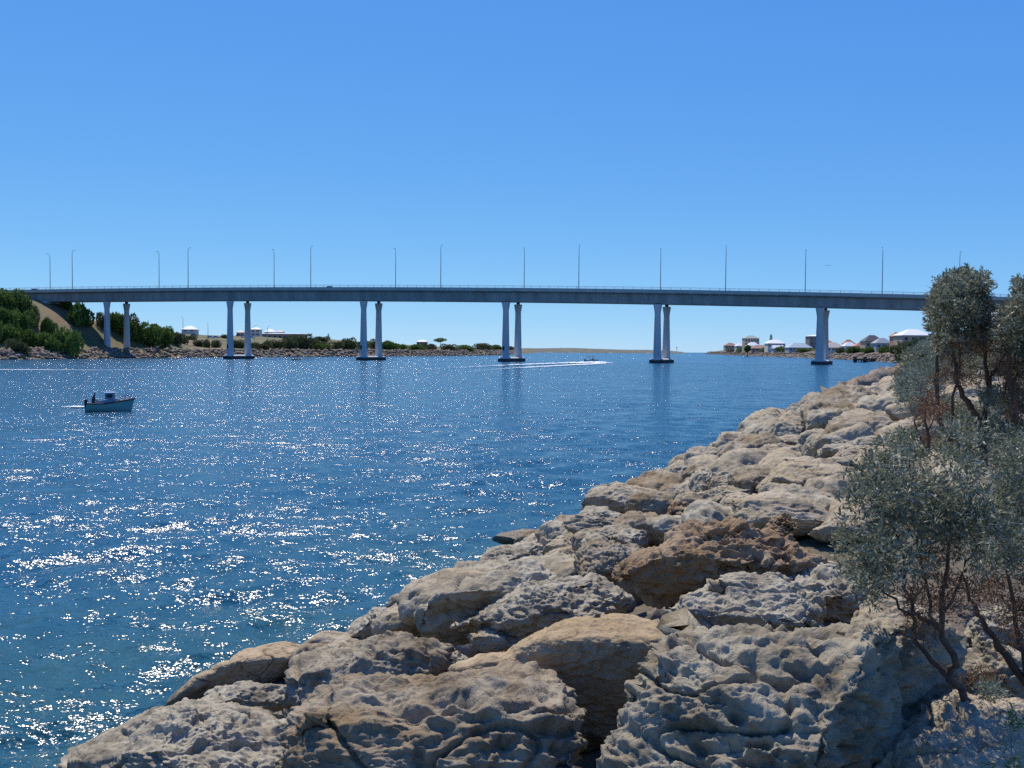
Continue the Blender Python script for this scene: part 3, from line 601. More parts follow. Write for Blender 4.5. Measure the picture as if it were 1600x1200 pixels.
# ---------------------------------------------------------------- cars
M_GLASS = simple('dark car glass', (.02, .025, .03), .1, .2, 3)
def car(loc, rz, paint, label, group=None):
    r_ = empty('car', loc, rz); p = simple('car paint', paint, .25, .04, 1)
    def sect(pts, hw, nm, mat, inset=.0):
        mb = MB(); mb.loft([[(x, y_, z) for x, z in pts] for y_ in (-hw, -hw+inset, hw-inset, hw)][::1]); return mb.build(nm, mat, r_)
    body = [(-2.15, .32), (2.15, .32), (2.2, .62), (2.05, .80), (1.0, .93), (-1.75, .95), (-2.2, .82), (-2.22, .5)]
    sect(body[::-1], .86, 'body', p)
    mb = MB(); mb.loft([[(-1.75, y*1.0, .94), (1.05, y*1.0, .92), (.35, y*.82, 1.40), (-1.25, y*.82, 1.42)] for y in (-.80, .80)]); mb.build('cabin_glass', M_GLASS, r_)
    mb = MB(); mb.loft([[(x, y, z) for x, y in ((.38, -.66), (.38, .66), (-1.28, .66), (-1.28, -.66))] for z in (1.40, 1.47)]); mb.build('roof', p, r_)
    for sx in (-1.35, 1.35):
        for sy in (-.80, .80):
            w_ = MB(); w_.loft([[(sx+.32*math.cos(q), sy+d, .32+.32*math.sin(q)) for q in np.linspace(0, 6.283, 14, endpoint=False)] for d in (-.1, .1)]); w_.build('wheel', M_DARK, r_)
    for sy in (-.6, .6): MB().box(2.12, 2.23, sy-.18, sy+.18, .6, .74).build('headlight', M_RAIL, r_)
    return tag(r_, label, 'car', group)
s = -75.5; car(B(s, 2.2, ztop(s)-.80), -BA+math.pi, (.03, .045, .045), 'dark car crossing the middle of the bridge')
s = -214.8; car(B(s, 2.2, ztop(s)-.80), -BA+math.pi, (.10, .05, .04), 'dark reddish car at the bridge end above the bushes')
for x, y, c, l in ((303, 524, (.25, .25, .26), 'grey car parked alone below the white roofed shelter'), (329, 527, (.75, .75, .75), 'white car parked on the grass beyond the channel'), (338, 527, (.55, .6, .66), 'pale blue car parked beside a white one on the grass'), (374, 524, (.10, .11, .13), 'dark car parked between two bridge piers'), (381, 526, (.8, .8, .8), 'white car parked next to a dark one between bridge piers'), (393, 527, (.7, .72, .75), 'silver car parked just past a bridge pier')):
    p = hit(x, y+1.5, left_base, 250)
    if p is not None: car((p[0], p[1], left(p[0], p[1])), random.uniform(-.3, .3), c, l, 'cars parked beyond the channel')

# ---------------------------------------------------------------- foliage
def leaf_quads(Cn, T, ln, wd, seed):
    g = np.random.default_rng(seed); n = len(Cn); Rn = g.normal(size=(n, 3)); S = np.cross(T, Rn); S /= np.linalg.norm(S, axis=1)[:, None]+1e-9
    ln = ln*(.65+.7*g.random((n, 1))); wd = wd*(.7+.6*g.random((n, 1)))
    V = np.stack([Cn, Cn+T*ln*.45+S*wd*.5, Cn+T*ln, Cn+T*ln*.45-S*wd*.5], 1).reshape(-1, 3)
    return V, np.arange(n*4).reshape(-1, 4)
def leaves(name, Cn, T, ln, wd, mat, parent, seed, tint=None):
    V, Q = leaf_quads(Cn, T, ln, wd, seed); me = mesh_np(name, V, Q)
    g = np.random.default_rng(seed+1); t_ = (g.random(len(Cn)) if tint is None else np.clip(tint+.25*g.normal(size=len(Cn)), 0, 1))
    a = me.attributes.new('tint', 'FLOAT', 'POINT'); a.data.foreach_set('value', np.repeat(t_, 4).astype(np.float32))
    return link(name, me, mat, parent)
def unit(a): return a/(np.linalg.norm(a, axis=1)[:, None]+1e-9)
def bush_mesh(seed, mat_name, n=2600, lump=9, flat=.8, leaf=.10):
    """unit bush: crown of leaf faces spread over several lobes, radius about 1, standing on z=0"""
    g = np.random.default_rng(seed); lob = g.normal(size=(lump, 3))*np.array([.42, .42, .25]); lob[:, 2] = np.abs(lob[:, 2])*1.1+.35; lr = .30+.28*g.random(lump)
    lob[0] = (0, 0, .45); lr[0] = .6
    k = g.choice(lump, n, p=lr**2/(lr**2).sum()); D = unit(g.normal(size=(n, 3))); rad = lr[k]*(.62+.42*g.random(n)**.6)
    P = lob[k]+D*rad[:, None]; P[:, 2] *= flat; ok = P[:, 2] > -.02; P = P[ok]; D = D[ok]
    T = unit(D+.9*g.normal(size=D.shape)+np.array([0, 0, .3])); V, Q = leaf_quads(P, T, leaf*1.5, leaf, seed)
    me = mesh_np(mat_name, V, Q); t_ = np.clip(.45+.25*fbm(P*2.2+seed, 2)+.18*g.normal(size=len(P)), 0, 1)
    a = me.attributes.new('tint', 'FLOAT', 'POINT'); a.data.foreach_set('value', np.repeat(t_, 4).astype(np.float32)); return me
def stem_mesh(seed):
    mb = MB(); g = random.Random(seed)
    for k in range(5):
        a = g.uniform(0, 6.28); mb.tube([(0, 0, -.35), (.12*math.cos(a), .12*math.sin(a), .2), (.35*math.cos(a), .35*math.sin(a), .55)], [.06, .04, .015], 5)
    me = bpy.data.meshes.new('stem'); me.from_pydata(mb.v, [], mb.f); me.materials.append(M_BARK); return me
BM = [bush_mesh(11+k, 'foliage', 3000) for k in range(5)]; BM2 = [bush_mesh(31+k, 'foliage', 2200) for k in range(3)]; ST = stem_mesh(5)
for x in BM: x.materials.append(M_BUSH)
for x in BM2: x.materials.append(M_BUSH2)
def bush(x, yb, wp, hp, H, label, group, kinds=0, r0=200, Y=None):
    p = hit(x, yb, H, r0) if Y is None else at_y(x, yb, Y)
    if p is None: return
    k = p[1]/F; o = empty('bush', (p[0], p[1], float(H(p[0], p[1])[0])-.15*hp*k), random.uniform(0, 6.28))
    c = link('foliage', random.choice(BM2 if kinds or random.random() < .35 else BM), None, o); link('stem', ST, None, o); a = wp*k*.41; o.scale = (a, a, hp*k*.95)
    return tag(o, label, 'bush', group)
HB = ('rounded dark green bush on the slope beside the bridge abutment', 'bushes on the hill by the bridge')
for x, yb, wp, hp in ((8, 478, 54, 30), (34, 492, 34, 34), (6, 510, 50, 40), (30, 515, 46, 36), (52, 508, 30, 38), (14, 537, 56, 40), (45, 540, 50, 36), (72, 522, 30, 34), (70, 545, 46, 34), (94, 547, 48, 40), (115, 546, 26, 26), (82, 548, 36, 24), (-14, 530, 40, 50), (22, 549, 40, 22), (105, 484, 24, 18), (124, 506, 54, 40), (160, 510, 30, 24), (178, 514, 42, 34), (196, 520, 40, 36), (212, 532, 44, 40), (232, 536, 46, 34), (250, 536, 44, 30), (268, 536, 40, 24), (222, 516, 36, 24), (244, 524, 36, 22), (283, 536, 30, 16)):
    bush(x, yb, wp, hp, left_base, ('big ' if wp > 40 else 'smaller ')+('rounded green bush of the thicket before' if x < 100 else 'rounded green bush on the hillside beyond')+' the bare sandy slope', HB[1], kinds=0)
for x, yb, wp, hp, l in ((38, 550, 20, 13, 'small round bush just above the stone facing below the dark thicket'), (116, 550, 13, 9, 'tiny grey round bush beside the bare shaded slope'), (252, 544, 9, 8, 'small round bush beside the pale concrete path')): bush(x, yb, wp, hp, left_base, l, None, 1)
for x, yb, wp, hp in [(310, 541, 22, 12), (324, 543, 18, 14), (338, 543, 22, 14), (372, 544, 30, 16), (398, 545, 30, 12), (415, 546, 30, 16), (432, 546, 34, 18), (452, 546, 36, 22), (472, 545, 44, 26), (486, 545, 30, 20), (506, 547, 30, 14), (528, 546, 34, 16), (548, 547, 36, 22), (566, 547, 26, 16), (584, 546, 28, 18), (604, 546, 36, 18), (628, 547, 30, 12), (648, 547, 36, 12), (672, 547, 34, 12), (700, 547, 36, 11), (728, 548, 36, 12), (752, 547, 40, 13), (775, 547, 34, 11), (800, 548, 30, 8)]:
    bush(x, yb, wp, hp, left_base, 'low green bush along the top of the far stone facing', 'bushes along the far shore', random.random() < .45)
for x, yb, wp, hp in [(300, 531, 26, 8), (350, 528, 20, 6), (500, 533, 30, 9), (532, 528, 34, 8), (560, 533, 40, 8), (616, 535, 34, 8), (655, 540, 36, 8), (690, 541, 30, 8), (590, 530, 30, 6), (500, 540, 30, 8), (570, 540, 30, 8), (455, 532, 24, 6), (740, 542, 30, 6), (640, 533, 26, 6)]:
    bush(x, yb, wp, hp, left_base, 'low scrub bush on the rise behind the far shore', 'scrub on the far rise', 1)
RB = ('dark green bush on the bank below the houses', 'bushes below the houses')
for x, yb, wp, hp in [(1170, 549, 30, 8), (1200, 549, 34, 8), (1232, 549, 34, 9), (1258, 550, 30, 8), (1296, 551, 30, 9), (1316, 551, 32, 11), (1338, 551, 34, 12), (1360, 551, 34, 12), (1382, 551, 36, 14), (1405, 551, 36, 16), (1428, 550, 40, 18), (1450, 549, 44, 20), (1346, 545, 30, 8), (1395, 541, 30, 8), (1418, 541, 30, 10), (1145, 550, 26, 6), (1440, 541, 30, 10), (1470, 545, 40, 24), (1185, 545, 22, 5), (1500, 545, 50, 30), (1220, 546, 22, 5)]:
    bush(x, yb, wp, hp, bank_base, *RB, kinds=random.random() < .3)

# ---------------------------------------------------------------- houses
WALLS = {k: simple('wall '+k, c, .85, .08, 1) for k, c in dict(tan=(.52, .39, .26), cream=(.72, .64, .52), white=(.8, .79, .75), brick=(.45, .27, .18), grey=(.42, .42, .42), blue=(.62, .70, .70), dark=(.26, .23, .20)).items()}
ROOFS = {k: simple('roof '+k, c, .6, .1, 1.5) for k, c in dict(white=(.78, .78, .77), grey=(.30, .32, .33), bluegrey=(.38, .45, .48), orange=(.45, .19, .09), brown=(.33, .19, .13), dark=(.09, .09, .10), green=(.30, .34, .30), beige=(.48, .42, .36)).items()}
M_PANE = simple('window pane', (.04, .05, .06), .1, .2, 2); M_FRAME = simple('window frame', (.7, .7, .68), .5, .05, 2)
def house(x0, x1, yt, yb, Y, wall, roof, label, H, storeys=1, rz=0.0, roof_frac=.45, gable=False, balcony=False, group='houses beyond the water'):
    if H is bank_base and Y > 300:      # stand behind the shoreline of its direction
        xm = (x0+x1)/2; ys = np.arange(400, 1700, 10.0); inl = [v for v in ys if signed(SHORE, (xm-800)/F*v, v)[0] > 14]; Y = max(Y, inl[0]+8) if inl else Y
    k = Y/F; W = (x1-x0)*k; Ht = (yb-yt)*k; p = at_y((x0+x1)/2, yb, Y); D = max(7, min(14, W*.8)); rh = Ht*roof_frac; wh = Ht-rh
    o = empty('house', (p[0], p[1]+D/2, p[2]), rz); g = float(H(p[0], p[1]+D/2)[0])-p[2]; low = min(-1.0, g-1.5)
    a = W/2-.5; d = D/2-.5; MB().box(-a, a, -d, d, low, wh).build('wall', WALLS[wall], o)
    e = W/2; f = D/2; mb = MB(); lo = [(-e, -f, wh-.05), (e, -f, wh-.05), (e, f, wh-.05), (-e, f, wh-.05)]; md = [(x, y, z+.22) for x, y, z in lo]
    r_ = max(0.2, e-f*(.0 if gable else .9)); top = [(-r_, -.12, wh+rh), (r_, -.12, wh+rh), (r_, .12, wh+rh), (-r_, .12, wh+rh)]
    mb.loft([lo, md, top]); mb.build('roof', ROOFS[roof], o)
    sh = wh/storeys; nw = max(2, int(W/3.4))
    for st in range(storeys):
        for i in range(nw):
            cx = -a+(i+.5)*2*a/nw; ww = min(1.0, a/nw*.62); z0 = st*sh+sh*.28; z1 = st*sh+sh*.78
            if z1-z0 < .4: continue
            fr = MB().box(cx-ww, cx+ww, -d-.06, -d+.1, z0, z1).build('window', M_FRAME, o)
            MB().box(cx-ww+.1, cx+ww-.1, -d-.09, -d-.03, z0+.1, z1-.1).build('pane', M_PANE, fr)
    if balcony:
        MB().box(-a-.6, a+.6, -d-1.6, -d-.1, wh*.48, wh*.54).build('balcony', WALLS['cream'], o)
    return tag(o, label, 'house', group)
hr = lambda *a, **k: house(*a, H=bank_base, **k)
hr(1163, 1187, 524, 541, 980, 'tan', 'green', 'tall two storey house with balconies and a flat green hipped roof', storeys=2, roof_frac=.28, balcony=True)
hr(1133, 1152, 535.5, 545, 1050, 'tan', 'brown', 'low brown roofed house at the tip of the headland', roof_frac=.5)
hr(1150, 1168, 535.5, 545, 930, 'cream', 'white', 'low white roofed house below the two storey one', roof_frac=.55)
hr(1168, 1188, 534.5, 545, 950, 'white', 'white', 'white hipped house beside the brown roofed one', roof_frac=.55)
hr(1174, 1208, 539, 549, 850, 'brick', 'brown', 'long brown tiled house just above the shore path', roof_frac=.55)
hr(1199, 1228, 530.5, 543, 980, 'cream', 'white', 'white hipped house next to the tall pine', roof_frac=.5)
hr(1208, 1226, 539.5, 548, 840, 'grey', 'white', 'small white gabled house beside the long brown one', roof_frac=.6, gable=True)
hr(1232, 1270, 535.5, 548.5, 800, 'grey', 'bluegrey', 'wide house with a blue grey hipped roof', roof_frac=.6)
hr(1264, 1293, 523, 541, 900, 'dark', 'white', 'dark two storey box house behind a bridge pier', storeys=2, roof_frac=.14)
hr(1286, 1304, 531.5, 544, 820, 'brick', 'orange', 'small orange tiled house beside the bridge pier', roof_frac=.4)
hr(1291, 1321, 535, 549, 720, 'cream', 'beige', 'beige hipped house among shrubs above the stone bank', roof_frac=.6)
hr(1319, 1337, 530.5, 544, 800, 'cream', 'orange', 'orange tiled house behind the low white one', roof_frac=.5)
hr(1319, 1340, 534, 548, 690, 'white', 'white', 'low white house in front of the orange tiled one', roof_frac=.5)
hr(1337, 1354, 535, 548, 680, 'cream', 'orange', 'low house with an orange tiled wing joined to white', roof_frac=.45)
hr(1351, 1382, 523.5, 544, 660, 'tan', 'dark', 'house with a large dark hipped roof and shaded porch', roof_frac=.5)
hr(1368, 1396, 528, 545, 600, 'grey', 'grey', 'grey hipped house tucked before the dark roofed one', roof_frac=.5)
hr(1395, 1411, 518.5, 545, 545, 'brick', 'orange', 'narrow two storey brick house with orange roof', storeys=2, roof_frac=.28)
hr(1409, 1458, 514, 546, 530, 'tan', 'white', 'large tan two storey house with a broad white hipped roof', storeys=2, roof_frac=.32)
hr(1543, 1592, 486, 540, 190, 'blue', 'white', 'pale blue house with a white roof behind the shrubs', storeys=2, roof_frac=.3, gable=True)
hl = lambda *a, **k: house(*a, H=left_base, group='houses on the far rise', **k)
hl(282, 306, 509, 519, 640, 'cream', 'white', 'small open shelter like house with bright white hipped roof', roof_frac=.6)
hl(368, 382, 516, 525, 720, 'cream', 'beige', 'low beige house half hidden by a bridge pier', roof_frac=.4)
hl(390, 407, 511.5, 525, 720, 'cream', 'white', 'white house seen just past the second pair of piers', storeys=2, roof_frac=.25)
hl(412, 430, 514, 524, 760, 'cream', 'white', 'low white house above the long brown wall', roof_frac=.5)
hl(430, 443, 515.5, 524, 780, 'white', 'beige', 'little pale house at the end of the white roofed row', roof_frac=.4)
hl(408, 475, 520, 531, 690, 'brick', 'bluegrey', 'long low brown building with a thin blue grey roof', roof_frac=.18)
hl(650, 668, 531, 540, 900, 'brick', 'white', 'low white roofed house among scrub on the far rise', roof_frac=.35)
for x, yt, yb in ((286, 495, 520), (325, 504, 524), (397, 507, 522), (418, 508, 524)):
    p = at_y(x, yb, 620); z = left(p[0], p[1]); pr = lamp_post(4.8+(542-yt)/F*620-z, M_STEEL, 1); pr.location = (p[0], p[1], z); pr.rotation_euler = (0, 0, random.uniform(0, 6)); tag(pr, 'thin street lamp among the houses on the far rise', 'lamp post', 'street lamps on the far rise')

def pine(x, yt, yb, Y, wp, H, label, flat=False):
    k = Y/F; p = at_y(x, yb, Y); z0 = float(H(p[0], p[1])[0]); h = p[2]+(yb-yt)*k-z0; W = wp*k/2; o = empty('tree', (p[0], p[1], z0))
    MB().tube([(0, 0, -.5), (.1, 0, h*.5), (0, 0, h*.97)], [h*.035, h*.025, h*.006], 7).build('trunk', M_BARK, o)
    g = np.random.default_rng(int(x)); n = 2500
    if flat:
        D = unit(g.normal(size=(n, 3))); lob = np.array([(-.5, 0, .78), (.45, .1, .83), (0, -.3, .9), (-.1, .3, .7)]); kk = g.integers(0, 4, n)
        P = lob[kk]*np.array([W, W, h])+D*(.6+.4*g.random((n, 1)))*np.array([W*.5, W*.5, h*.13])
    else:
        tier = g.integers(0, 9, n); f = .14+tier*.1; rr = g.random(n)**.6*W*(1.12-f); a = g.integers(0, 6, n)*1.047+tier*.5+g.normal(size=n)*.12
        P = np.stack([rr*np.cos(a), rr*np.sin(a), h*f+rr*.12+g.normal(size=n)*h*.008], 1); D = unit(P*np.array([1, 1, 0])+1e-3)
    leaves('crown', P, unit(D+.7*g.normal(size=P.shape)), .07*h if flat else .05*h, .04*h if flat else .02*h, M_BUSH, o, int(x))
    return tag(o, label, 'tree')
pine(1204.5, 522.5, 544, 1150, 8, bank_base, 'dark tiered pine standing among the headland houses')
pine(688, 528.5, 546, 800, 22, left_base, 'flat topped tree on the low far shore', True)
pine(513, 521, 535, 800, 6, left_base, 'narrow dark tree on the far rise')
pine(1168, 540, 549, 900, 10, bank_base, 'small broad tree before the headland houses', True)

# ---------------------------------------------------------------- shrubs on the near bank
def twig_leaves(blobs, Y, per, leaf, seed, depth=.8, tl=.12, m=9):
    """blobs (px,py,rx,ry): twigs with leaves through each blob's volume; sizes in photo pixels at distance Y"""
    g = np.random.default_rng(seed); Cs = []; Ts = []; tn = []
    sub = []
    for (x, y, rx, ry) in blobs:
        for _ in range(9):
            q = g.normal(size=2); q /= max(1, np.linalg.norm(q)/.85); f = g.uniform(.30, .5); sub.append((x+q[0]*rx*.72, y+q[1]*ry*.72, rx*f, ry*f*.9))
    for (x, y, rx, ry) in sub:
        c = at_y(x, y, Y*(1+.045*g.normal())); k = Y/F; nt_ = max(6, int(per*rx*ry)); R3 = np.array([rx*k, (rx+ry)/2*k*depth, ry*k])
        D = unit(g.normal(size=(nt_, 3))); rr = g.random(nt_)**.42*(1+.16*perlin(D*2.3+seed)); P = c+D*rr[:, None]*R3
        t_ = unit(D*.8+np.array([0, 0, .55])+.55*g.normal(size=(nt_, 3)))
        tone = np.clip(.5+.5*perlin(P/(.35*rx*k)+seed)+.12*g.normal(size=nt_), 0, 1)
        f = (np.arange(m)/m)[None, :, None]; Q = P[:, None]+t_[:, None]*f*tl+.004*g.normal(size=(nt_, m, 3))
        L = unit((t_[:, None]*.7+.75*g.normal(size=(nt_, m, 3))).reshape(-1, 3)); Cs.append(Q.reshape(-1, 3)); Ts.append(L); tn.append(np.repeat(tone, m))
    return np.concatenate(Cs), np.concatenate(Ts), np.concatenate(tn)
def shrub(label, Y, base, stems, parts, seed, cat='shrub', group=None):
    b0 = at_y(*base, Y); zb = bank(b0[0], b0[1]); o = empty('shrub', (b0[0], b0[1], zb))
    for st in stems:
        pts = [at_y(x, y, Y*(1+q)) for x, y, q, r_ in st]; rad = [r_ for *_, r_ in st]
        P = []; Rr = []
        for a, b_, ra, rb in zip(pts[:-1], pts[1:], rad[:-1], rad[1:]):
            for f in (0, .33, .66): P.append(a*(1-f)+b_*f+.010*RNG.normal(size=3)); Rr.append(ra*(1-f)+rb*f)
        P.append(pts[-1]); Rr.append(rad[-1]); ob = np.array(o.location)
        MB().tube([p-ob for p in P], Rr, 7).build('stem', M_BARK, o, True)
    for i, (nm, mat, blobs, per, ln, wd, tl, m) in enumerate(parts):
        Cn, T, tn = twig_leaves(blobs, Y, per, ln, seed+i*11, tl=tl, m=m)
        leaves(nm, Cn-np.array(o.location), T, ln, wd, mat, o, seed+i, tn)
    return tag(o, label, cat, group)
shrub('olive grey leafy shrub leaning on a forked bare stem over the boulders', 4.2, (1592, 1215), [
    [(1596, 1215, -.03, .026), (1560, 1150, -.02, .022), (1520, 1100, -.01, .02), (1492, 1065, 0, .018), (1478, 1020, 0, .015), (1472, 985, 0, .013), (1475, 920, 0, .010), (1482, 830, .01, .006), (1480, 760, .01, .003)],
    [(1497, 1072, 0, .014), (1455, 1035, .01, .011), (1432, 1000, .02, .010), (1426, 960, .02, .009), (1412, 890, .02, .007), (1398, 820, .02, .005), (1395, 760, .02, .002)],
    [(1472, 985, 0, .009), (1440, 965, -.02, .008), (1410, 950, -.03, .006), (1370, 915, -.03, .004), (1345, 860, -.03, .002)],
    [(1474, 1000, 0, .008), (1455, 940, .03, .007), (1440, 880, .03, .005), (1445, 800, .03, .002)],
    [(1475, 960, .01, .007), (1500, 900, .02, .006), (1530, 850, .02, .004), (1545, 790, .02, .002)]],
    [('foliage', M_OLIVE, [(1392, 790, 66, 80), (1352, 850, 44, 66), (1475, 755, 66, 66), (1435, 830, 56, 50), (1395, 735, 40, 40), (1362, 900, 42, 40), (1500, 700, 44, 36), (1530, 840, 56, 60), (1405, 890, 40, 34), (1490, 830, 40, 40)], .066, .030, .0075, .075, 7),
     ('dead_leaves', M_DEAD, [(1460, 925, 44, 36), (1425, 955, 32, 26), (1490, 940, 40, 30), (1440, 985, 26, 22), (1475, 880, 40, 26)], .06, .024, .005, .07, 8)], 201)
shrub('olive grey shrub beside the forked one with a thick sloping brown stem', 4.9, (1640, 1130), [
    [(1640, 1130, -.02, .026), (1600, 1060, 0, .022), (1565, 1010, .01, .019), (1535, 970, .01, .014), (1512, 935, .02, .009), (1500, 890, .02, .004)],
    [(1610, 1070, 0, .016), (1595, 1000, 0, .012), (1580, 920, 0, .009), (1570, 840, 0, .006), (1560, 760, 0, .003)]],
    [('foliage', M_OLIVE, [(1560, 780, 52, 66), (1600, 740, 50, 60), (1590, 830, 52, 56), (1545, 870, 50, 44), (1575, 700, 40, 36), (1620, 880, 50, 50)], .066, .030, .0075, .075, 7),
     ('dead_leaves', M_DEAD, [(1570, 940, 46, 44), (1600, 980, 36, 50), (1535, 925, 34, 26)], .07, .024, .005, .07, 8)], 231)
shrub('low silvery blue sprig growing at the foot of the forked shrub', 4.5, (1520, 1200), [[(1525, 1215, 0, .005), (1522, 1150, 0, .004), (1535, 1095, 0, .002)], [(1515, 1215, 0, .005), (1500, 1170, 0, .003), (1488, 1140, 0, .002)]],
    [('foliage', M_BLUE, [(1532, 1100, 30, 32), (1500, 1150, 36, 30), (1535, 1150, 34, 34), (1545, 1085, 22, 18)], .12, .026, .006, .06, 8), ('dead_leaves', M_DEAD, [(1535, 1062, 32, 13), (1510, 1075, 16, 14)], .12, .022, .004, .06, 8)], 261)
shrub('bright green leafy seedling beside the silvery sprig', 4.3, (1590, 1215), [[(1590, 1225, 0, .005), (1585, 1160, 0, .003), (1580, 1120, 0, .002)]],
    [('foliage', M_LIME, [(1585, 1150, 26, 30), (1600, 1190, 34, 30), (1570, 1185, 22, 24)], .09, .030, .006, .07, 7)], 281)
shrub('tall dark shrub with dense silvery crown and brown dead lower branches', 13.0, (1530, 730), [
    [(1537, 735, 0, .06), (1535, 690, 0, .05), (1525, 650, 0, .045), (1505, 620, 0, .035), (1494, 590, 0, .03), (1490, 540, 0, .02), (1490, 480, 0, .01)],
    [(1533, 700, .0, .045), (1541, 640, .01, .04), (1546, 590, .01, .035), (1560, 570, .01, .025), (1572, 555, .01, .012)],
    [(1543, 600, .01, .03), (1540, 550, .01, .02), (1530, 500, 0, .01)],
    [(1484, 690, -.02, .035), (1470, 665, -.02, .032), (1464, 630, -.02, .03), (1463, 580, -.02, .025), (1467, 530, -.01, .018), (1473, 490, -.01, .008)],
    [(1488, 700, -.01, .02), (1490, 620, -.01, .018), (1500, 560, -.01, .012), (1505, 500, 0, .006)]],
    [('foliage', M_OLIVE, [(1500, 478, 40, 34), (1478, 500, 26, 34), (1526, 492, 24, 36), (1494, 447, 16, 18), (1520, 449, 16, 14), (1467, 470, 13, 24), (1502, 520, 42, 26), (1535, 455, 10, 14), (1470, 448, 8, 10), (1480, 540, 20, 14), (1500, 436, 5, 9), (1516, 438, 4, 8), (1534, 438, 4, 9), (1484, 440, 5, 10), (1472, 456, 7, 10), (1540, 452, 6, 12), (1456, 492, 6, 10), (1510, 432, 4, 8)], .42, .060, .020, .12, 6),
     ('dead_leaves', M_DEAD, [(1475, 592, 26, 16), (1520, 545, 34, 24), (1455, 640, 20, 18), (1515, 600, 34, 18), (1490, 565, 28, 20), (1560, 620, 26, 14), (1545, 550, 26, 18)], .12, .05, .012, .12, 6)], 301)
shrub('silvery shrub beyond the tall dark one, brown leaves below its crown', 12.5, (1586, 640), [
    [(1586, 660, 0, .04), (1583, 620, 0, .035), (1575, 580, 0, .03), (1582, 540, 0, .02), (1590, 490, 0, .01)], [(1583, 610, 0, .025), (1600, 560, 0, .02), (1612, 500, 0, .01)]],
    [('foliage', M_OLIVE, [(1592, 472, 18, 30), (1605, 500, 30, 40), (1588, 530, 22, 36), (1606, 555, 30, 30), (1580, 505, 16, 26), (1598, 448, 12, 10)], .42, .060, .020, .12, 6),
     ('dead_leaves', M_DEAD, [(1590, 592, 22, 34), (1597, 655, 18, 34), (1570, 575, 20, 18)], .2, .05, .012, .12, 6)], 331)
shrub('red brown withered shrub with bare curved stems on the boulders', 11.0, (1450, 710), [
    [(1450, 712, 0, .022), (1451, 680, 0, .018), (1443, 650, 0, .012), (1447, 620, 0, .006)], [(1450, 705, 0, .016), (1436, 680, 0, .012), (1428, 655, 0, .008), (1436, 640, 0, .004)], [(1451, 680, 0, .012), (1460, 640, .01, .006)]],
    [('dead_leaves', M_DEAD, [(1452, 628, 18, 20), (1444, 646, 20, 14), (1462, 650, 16, 20), (1450, 690, 12, 10)], .16, .045, .010, .10, 7)], 351)
SG = 'silvery scrub on the bank behind the boulders'
def scrub_patch(label, Y, base, blobs, mat, seed, per=.34, leaf=.06): shrub(label, Y, base, [[(base[0], base[1]+4, 0, .02), (base[0], base[1]-18, 0, .012)]], [('foliage', mat, blobs, per, leaf, leaf*.28, leaf*2, 6)], seed, group=SG)
scrub_patch('pale blue grey shrub at the end of the boulder bank by the water', 24, (1428, 648), [(1428, 610, 22, 34), (1412, 618, 14, 20), (1440, 630, 20, 26), (1425, 585, 16, 16)], M_BLUE, 401, .5, .07)
scrub_patch('dark grey shrub overhanging the boulders behind the pale blue grey one', 30, (1412, 622), [(1412, 595, 14, 20), (1424, 570, 18, 18), (1405, 612, 10, 10)], M_OLIVE, 411, .6, .09)
scrub_patch('wide silvery shrub on the crest behind the tall dark one', 28, (1460, 600), [(1448, 562, 26, 24), (1478, 570, 30, 28), (1440, 545, 16, 12), (1465, 540, 24, 12), (1455, 600, 24, 22)], M_BLUE, 421, .5, .08)
scrub_patch('olive undergrowth shrub between the stems of the tall dark one', 14.5, (1500, 712), [(1505, 690, 30, 22), (1475, 700, 22, 14), (1515, 655, 30, 22), (1490, 640, 24, 20)], M_OLIVE, 431)
scrub_patch('blue grey shrub filling the gap beneath the silvery crowns', 13.5, (1570, 700), [(1568, 668, 34, 30), (1595, 700, 30, 34), (1550, 700, 26, 20), (1590, 620, 24, 24), (1556, 632, 26, 22)], M_BLUE, 441)
scrub_patch('small olive shrub peeping over the crown of the forked shrub', 8.0, (1410, 730), [(1408, 700, 26, 24), (1425, 716, 22, 16)], M_OLIVE, 451, .2, .04)
scrub_patch('dense olive scrub below the pale blue house', 40, (1560, 600), [(1540, 570, 36, 26), (1580, 560, 36, 30), (1510, 575, 30, 22), (1600, 590, 30, 26), (1560, 540, 30, 18), (1470, 585, 24, 18)], M_OLIVE, 461, .5, .11)
for k in range(26):
    x = 1425+random.random()*240; Yv = random.choice([70, 90, 110, 150]); p = at_y(x, 560, Yv); d = signed(SHORE, p[0], p[1])[0]
    if d < 7: continue
    z = bank(p[0], p[1]); h = random.uniform(1.2, 2.2)*(1+Yv/150); o = empty('bush', (p[0], p[1], z-.15), random.uniform(0, 6)); link('foliage', random.choice(BM2), None, o); link('stem', ST, None, o); o.scale = (h*.95, h*.95, h)
    tag(o, 'dull green bush on the bank between the shrubs and the houses', 'bush', 'bushes on the near bank')

